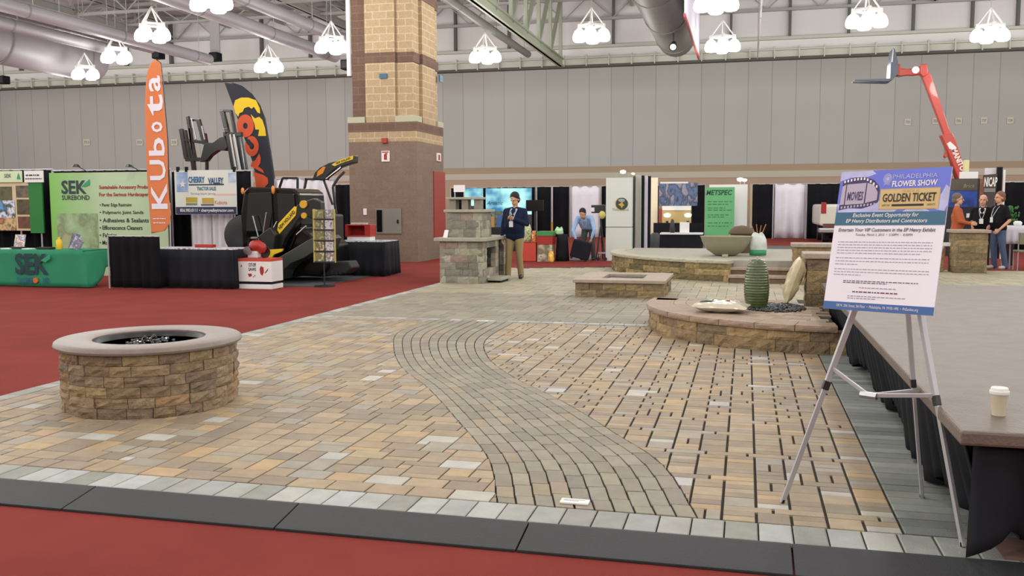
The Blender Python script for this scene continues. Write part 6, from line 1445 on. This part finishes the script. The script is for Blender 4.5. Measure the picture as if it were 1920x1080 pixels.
person((p.x, 24.3, PZ), -.35, 'bald man in black shirt with white badge standing behind the stone bar',
    [((-.2,.01,1.40), (-.27,.0,1.12), (-.2,-.2,1.02), ((.1,-.8,-.3),(0,0,1),-1,.4)), ((.2,.01,1.40), (.27,.02,1.12), (.2,-.2,1.02), ((-.1,-.8,-.3),(0,0,1),1,.4))],
    [((-.095,0,.9), (-.11,-.01,.5), (-.12,.03,.09), (-.13,-.12,.035)), ((.095,0,.9), (.11,-.01,.5), (.12,.03,.09), (.13,-.12,.035))],
    M_bshirt, mat('dark trousers', ()), M_ghair, bald=True, belly=.05, H=1.74, collar=M_white, skin=mat('ruddy skin', (200,150,130), .6))
p = Pz(1869, 504)
person((p.x, p.y, PZ), -1.15, 'man in black t-shirt and blue jeans standing at the right end of the stone bar',
    [((-.2,.01,1.40), (-.30,.05,1.12), (-.20,-.14,.95), ((.6,-.6,-.6),(0,0,1),-1,.5)), ((.2,.01,1.40), (.30,.04,1.12), (.24,-.16,.92), ((-.3,-.7,-.6),(0,0,1),1,.5))],
    [((-.095,0,.9), (-.12,-.02,.5), (-.13,.03,.09), (-.15,-.12,.035)), ((.095,0,.9), (.13,.02,.5), (.15,.10,.09), (.17,-.05,.035))],
    M_bshirt, M_jean, mat('tan hair', (120,88,60), .8), shoe=mat('pale sneaker', (186,186,180), .6), longs=False, belly=.04, H=1.8, collar=None)
# booth behind them
Yz = 30.5; o, x0, x1, zb, zt = board('booth_backdrop', 1776, 335, 1836, 424, Yz, mat('backdrop dark', (34,36,44), .5), 'dark booth backdrop with blue panel and brown header behind the man in orange', 'backdrop', z0=0)
wpl('brown_header', 1776, 336, 1833, 357, Yz-.03, mat('header brown', (84,76,66), .5), o); wtext('Brick', 1806, 345, 1828, 352, Yz-.04, mat('header ink', (150,142,120), .5), o, shear=.3)
wpl('blue_panel', 1776, 358, 1832, 388, Yz-.03, photo_mat('blue glow panel', [(22,34,90),(40,80,170),(24,30,60)], 1.6, 2), o)
wpl('screen_item', 1812, 400, 1818, 408, Yz-.04, M_white, o)
q0 = rc(1800, 322, 1834, 336, Yz+.4); tag(MB().box(q0[0], q0[1], Yz+.4, Yz+.5, 0, q0[3]).build('white_backing', M_white), 'white backing board peeking above the dark booth backdrop', 'panel')
q0 = rc(1808, 300, 1817, 336, Yz+1); tag(MB().box(q0[0], q0[1], Yz+1, Yz+1.2, 0, q0[3]).build('cream_post', mat('cream post', (210,206,150), .6)), 'cream square post behind the lower end of the red boom', 'post')
Yn = 29; a, c, z0, z1 = rc(1837, 326, 1868, 430, Yn); t = thing('display_banner', 'slanted brown banner with white capital lettering above the bald man', 'banner', ((a+c)/2, Yn, 0))
b = MB(); b.prism([(0,0),(c-a-.12,0),(c-a,z1),( .06,z1-.03)], (a,Yn,0),(1,0,0),(0,0,1),(0,1,0),.02); pn = b.build('panel', mat('banner brown', (62,54,48), .5), t)
wpl('orange_stripe', 1838, 336, 1844, 366, Yn, photo_mat('rust strip', [(150,82,44),(110,60,36),(170,96,50)], 3, 1), pn, .006); wtext('NICAP', 1845, 332, 1870, 350, Yn-.006, M_white, pn, shear=.15, bold=.03); wpl('grey_patch', 1845, 353, 1866, 360, Yn, mat('patch grey', (120,122,120), .5), pn, .005)
a, c, z0, z1 = rc(1868, 313, 1878, 420, Yn+.3); tag(MB().box(a, c, Yn+.3, Yn+.4, 0, z1).build('upright_panel', M_black), 'tall black upright at the right of the slanted brown banner', 'panel')
q = PY(1881, 380, Yn+.2); tag(MB().cyl((q.x,Yn+.2,0),(q.x,Yn+.2,PY(1880,318,Yn).z),.03,.03,8).build('drape_pole', M_white), 'white pole right of the slanted brown banner', 'pole')
wp = rc(1848, 315, 1868, 326, Yn+.5); tag(MB().box(wp[0], wp[1], Yn+.5, Yn+.6, 0, wp[3]).build('white_backing', M_wcloth), 'white board showing above the slanted brown banner', 'panel')
drape(1884, 1990, 341, 33, 'black drape at the far right edge behind the white table', group='far drapes', pitch=.4)
# white table and chairs
Yw2 = 24.6; a, c, z0, z1 = rc(1886, 425, 1960, 500, Yw2); t = thing('banquet_table', 'table with white cloth at the right edge behind the man in jeans', 'table', ((a+c)/2, Yw2+.4, 0))
MB().box(a, c, Yw2, Yw2+.9, z1-.03, z1).build('table_top', M_white, t); 
for x in (a+.12, c-.12):
    for y in (Yw2+.1, Yw2+.8): MB().cyl((x,y,0),(x,y,z1-.03),.018,.018,8).build('leg', M_alu, t)
t = thing('table_cloth', 'white cloth hanging over the table at the right edge', 'tablecloth', ((a+c)/2, Yw2+.4, z1)); b = MB(); b.grid(lambda u, v: (a-.03+(c-a+.06)*u, Yw2-.02-.02*math.sin(u*40)*(1-v), z1+.006-.42*(1-v)), 40, 4); b.grid(lambda u, v: (a-.03+(c-a+.06)*u, Yw2-.02+.94*v, z1+.006), 6, 2); b.build('cloth', M_wcloth, t, smooth=.9, solid=.005)
ch = thing('side_chair', 'grey chair with pale frame pushed under the white-cloth table', 'chair', (a+.35, Yw2-.3, 0))
X_ = a+.35
MB().box(X_-.22,X_+.22,Yw2-.5,Yw2-.08,.43,.48).build('seat', mat('chair tan', (128,124,100), .7), ch, bevel=.02); MB().box(X_-.2,X_+.2,Yw2-.52,Yw2-.48,.62,.9).build('backrest', MATS['chair tan'], ch, bevel=.02)
for x in (-.2,.2):
    for y in (-.48,-.1): MB().cyl((X_+x,Yw2+y,0),(X_+x,Yw2+y,.43 if y > -.3 else .9),.014,.014,8).build('leg', M_alu, ch)
x = PY(1908, 425, Yw2+.3).x; tag(MB().lathe([(.08,0),(.1,.08),(.06,.12),(0,.12)], (x,Yw2+.3,z1+.01), 16).build('white_bowl', M_white, smooth=True), 'small white bowl on the white table at the right edge', 'bowl')
x = PY(1893, 405, 26.2).x; t = thing('potted_plant', 'small green plant behind the man in black t-shirt and jeans', 'plant', (x, 26.2, 0)); b = MB(); rnd = random.Random(5)
for k in range(60): a4 = rnd.uniform(0,6.28); r4 = rnd.uniform(0,.22); z4 = 1.15+rnd.uniform(0,.35); b.ball((x+r4*math.cos(a4),26.2+r4*math.sin(a4),z4), .05,.02,.04,6,4,Matrix.Rotation(rnd.uniform(0,3),3,'Z'))
b.build('foliage', mat('leaf green', (44,104,44), .6), t); b = MB(); b.lathe([(.12,0),(.16,1.12),(.18,1.16),(0,1.16)], (x,26.2,0), 16); b.build('tall_pot', M_dark, t, smooth=.6)

# ------------------------------------------------------------------ red telescopic boom lift
Yo = 38; bl = thing('telehandler', 'bright red telescopic boom raised with black pallet forks at its tip', 'lifting machine', (PY(1830,460,Yo).x, Yo, 0))
def op(x, y, dy=0): q = PY(x, y, Yo+dy); return Vector((q.x, q.y, q.z))
M_mred = mat('machine red', (178,56,42), .35, coat=.3); M_slate = mat('fork slate', (70,78,92), .4)
def oprism(name, pts, m, y0, y1, bv=.02, par=None): b = MB(); b.prism([(op(x,y).x,op(x,y).z) for x,y in pts], (0,Yo+y0,0),(1,0,0),(0,0,1),(0,1,0),y1-y0); return b.build(name, m, par or bl, bevel=bv)
up_ = oprism('upper_boom', [(1725,137),(1735,132),(1744,140),(1788,270),(1778,276)], M_mred, -.15, .15)
lo_ = oprism('lower_boom', [(1762,254),(1784,250),(1790,264),(1812,330),(1835,400),(1824,404),(1795,336),(1770,272)], M_mred, -.22, .22, .03)
oprism('boom_bracket', [(1772,284),(1778,278),(1779,290),(1772,297),(1769,293)], M_mred, -.1, .1, .01)
oprism('elbow', [(1724,122),(1736,121),(1738,128),(1738,140),(1730,146),(1724,140)], M_mred, -.18, .18, .03)
jb = oprism('jib', [(1684,128),(1700,130),(1712,129),(1728,124),(1728,140),(1712,142),(1698,142),(1686,144)], M_mred, -.13, .13, .03)
b = MB(); q = op(1717,131,-.2); b.cyl((q.x,Yo-.19,q.z),(q.x,Yo-.13,q.z),.13,.13,20); b.build('white_disc', M_white, jb)
oprism('jib_head', [(1680,120),(1687,122),(1688,144),(1681,143)], M_mred, -.2, .2, .02); oprism('fork_carriage', [(1665,153),(1667,120),(1671,94),(1674,95),(1680,120),(1680,142),(1669,153)], M_slate, -.5, .5, .01)
oprism('steel_plate', [(1667,120),(1670,96),(1672,96),(1670,120)], M_steel, -.52, -.5, 0)
for dy in (-.42, .3): oprism('fork_tine', [(1600,151),(1664,150),(1668,146),(1669,153),(1664,155),(1600,153.5)], M_slate, dy, dy+.12, .004)
oprism('white_patch', [(1773,270),(1779,266),(1790,276),(1789,281),(1778,280)], M_white, -.235, -.222, 0, lo_)
rt = (op(1803,322)-op(1786,284)).normalized(); q = (op(1806,322)+op(1789,284))/2; rt.y = 0; rt.normalize()
text('lettering', 'MANITOU', 1.05, .2, (q.x-.02, Yo-.225, q.z), M_white, lo_, rt, Vector((-rt.z,0,rt.x)), bold=.03)
b = MB(); b.cyl(op(1784,300,.25), op(1812,392,.25), .09, .09, 12); b.build('lift_cylinder', M_dark, bl)
q = op(1832, 400); MB().box(q.x-1.2, q.x+1.6, Yo-.9, Yo+.9, .55, 1.35).build('chassis', M_mred, bl, bevel=.08); MB().box(q.x-.5, q.x+.6, Yo-.4, Yo+.4, 1.3, q.z+.1).build('turret', M_mred, bl, bevel=.05)
for x in (-.9, 1.2):
    for y in (-1.1, .8): b = MB(); b.cyl((q.x+x,Yo+y,.5),(q.x+x,Yo+y+.3,.5),.5,.5,24); b.build('wheel', M_rubber, bl, smooth=.6)

# ------------------------------------------------------------------ wall number signs, ceiling bits
for i, (px, py, s, l) in enumerate(((163,267,'711','left of the orange flag'), (262,267,'713','just left of the orange flag edge'), (327,267,'715','between the orange flag and the black mast'), (1702,229,'731','left of the red boom'), (1754,227,'733','beside the red boom on its left'), (1797,227,'735','just right of the red boom'), (1845,226,'737','second from the right edge'), (1894,226,'739','at the right edge of the photo'))):
    a, c, z0, z1 = rc(px-6, py-6, px+6, py+6, 49.97); t = thing('number_sign', 'small white number sign on the grey wall, '+l, 'sign', ((a+c)/2, 49.97, z0), 'wall number signs')
    MB().box(a, c, 49.94, 49.99, z0, z1).build('plate', mat('sign plate', (196,192,176), .6), t); text('lettering', s, (c-a)*.7, (z1-z0)*.45, ((a+c)/2, 49.94, (z0+z1)/2), M_grey, t, t=.01, bold=.03)
for px, py, Y, l in ((297,103,45,'above the tip of the orange flag'), (404,107,45,'above the black fork mast'), (652,122,40,'at the left edge of the brick column'), (6,150,44,'at the left edge of the photo')):
    q = PY(px, py, Y); t = thing('ceiling_speaker', 'black loudspeaker box hanging '+l, 'loudspeaker', (q.x, Y, q.z), 'ceiling loudspeakers'); MB().box(q.x-.26, q.x+.26, Y-.25, Y+.25, q.z-.22, q.z+.22, Matrix.Translation((0,0,0))).build('cabinet', M_black, t, bevel=.04)
    MB().box(q.x-.2, q.x+.2, Y-.27, Y-.25, q.z-.16, q.z+.16).build('grille', M_dark, t); MB().box(q.x-.04 if px != 404 else q.x-.28, q.x+.04 if px != 404 else q.x+.28, Y-.04, Y+.04, q.z+.22, 12.8).build('hanger', M_truss, t)
for k, px in enumerate((83, 94, 105)):
    q = PY(px, 131+k*1.2, 40); t = thing('ceiling_spotlight', ('left', 'middle', 'right')[k]+' one of three small round spotlights under the fat left duct', 'spotlight', (q.x,40,q.z), 'three ceiling spotlights')
    b = MB(); b.cyl((q.x,40,q.z),(q.x,40.3,q.z+.05),.13,.08,16); b.build('housing', M_dark, t, smooth=.6); b = MB(); b.cyl((q.x,39.985,q.z),(q.x,40.0,q.z),.10,.10,16); b.build('lens', mat('spot lens', (220,226,220), .3, emit=.5), t); MB().cyl((q.x,40.15,q.z+.1),(q.x,40.15,12.8),.02,.02,6).build('hanger', M_truss, t)
q = PY(1262, 88, 38.6); t = thing('ceiling_spotlight', 'dark spotlight with bright lens under the fat dark duct', 'spotlight', (q.x,38.6,q.z))
b = MB(); b.cyl((q.x,38.6,q.z),(q.x,38.95,q.z+.18),.17,.12,16); b.build('housing', M_dark, t, smooth=.6); b = MB(); b.cyl((q.x,38.58,q.z-.01),(q.x,38.6,q.z),.13,.13,16); b.build('lens', MATS['spot lens'], t); MB().box(q.x-.03,q.x+.03,38.75,38.81,q.z+.1,q.z+.8).build('bracket', M_dark, t)
# hanging banner
p0 = Pz(1310, 112, 7.5); X_ = p0.x; t = thing('hanging_banner', 'long white banner with red lower edge hanging from the ceiling, seen nearly edge-on', 'banner', (X_, 34, 7.5))
b = MB(); b.grid(lambda u, v: (X_+.03*math.sin(u*9), 30.5+(p0.y-30.5)*u, 7.62+4.3*v), 24, 2); b.build('banner_cloth', mat('banner lilac white', (206,204,220), .7), t, smooth=True, solid=.02)
b = MB(); b.box(X_-.03, X_+.03, 30.5, p0.y, 7.5, 7.62); b.build('red_hem', mat('dull red', ()), t)
b = MB(); 
for k in range(9): b.box(X_-.06-.001*k, X_-.045, 31+k*.62, 31.35+k*.62, 8.6+.3*(k % 3), 9.6+.2*(k % 2))
b.build('blue_print', mat('print slate', (130,134,160), .7), t)['kind'] = 'stuff'
for y in (31, 36.5): MB().cyl((X_,y,11.9),(X_,y,12.8),.015,.015,5).build('hanging_cord', M_dark, t)

# ------------------------------------------------------------------ render look
sc = bpy.context.scene
w_ = bpy.data.worlds.new('world'); sc.world = w_; w_.use_nodes = True; w_.node_tree.nodes['Background'].inputs[0].default_value = (.5,.5,.5,1); w_.node_tree.nodes['Background'].inputs[1].default_value = .1
sc.view_settings.view_transform = 'Standard'; sc.view_settings.look = 'None'; sc.view_settings.gamma = 1; sc.view_settings.use_curve_mapping = False
sc.view_settings.exposure = -.9
bpy.context.view_layer.update()
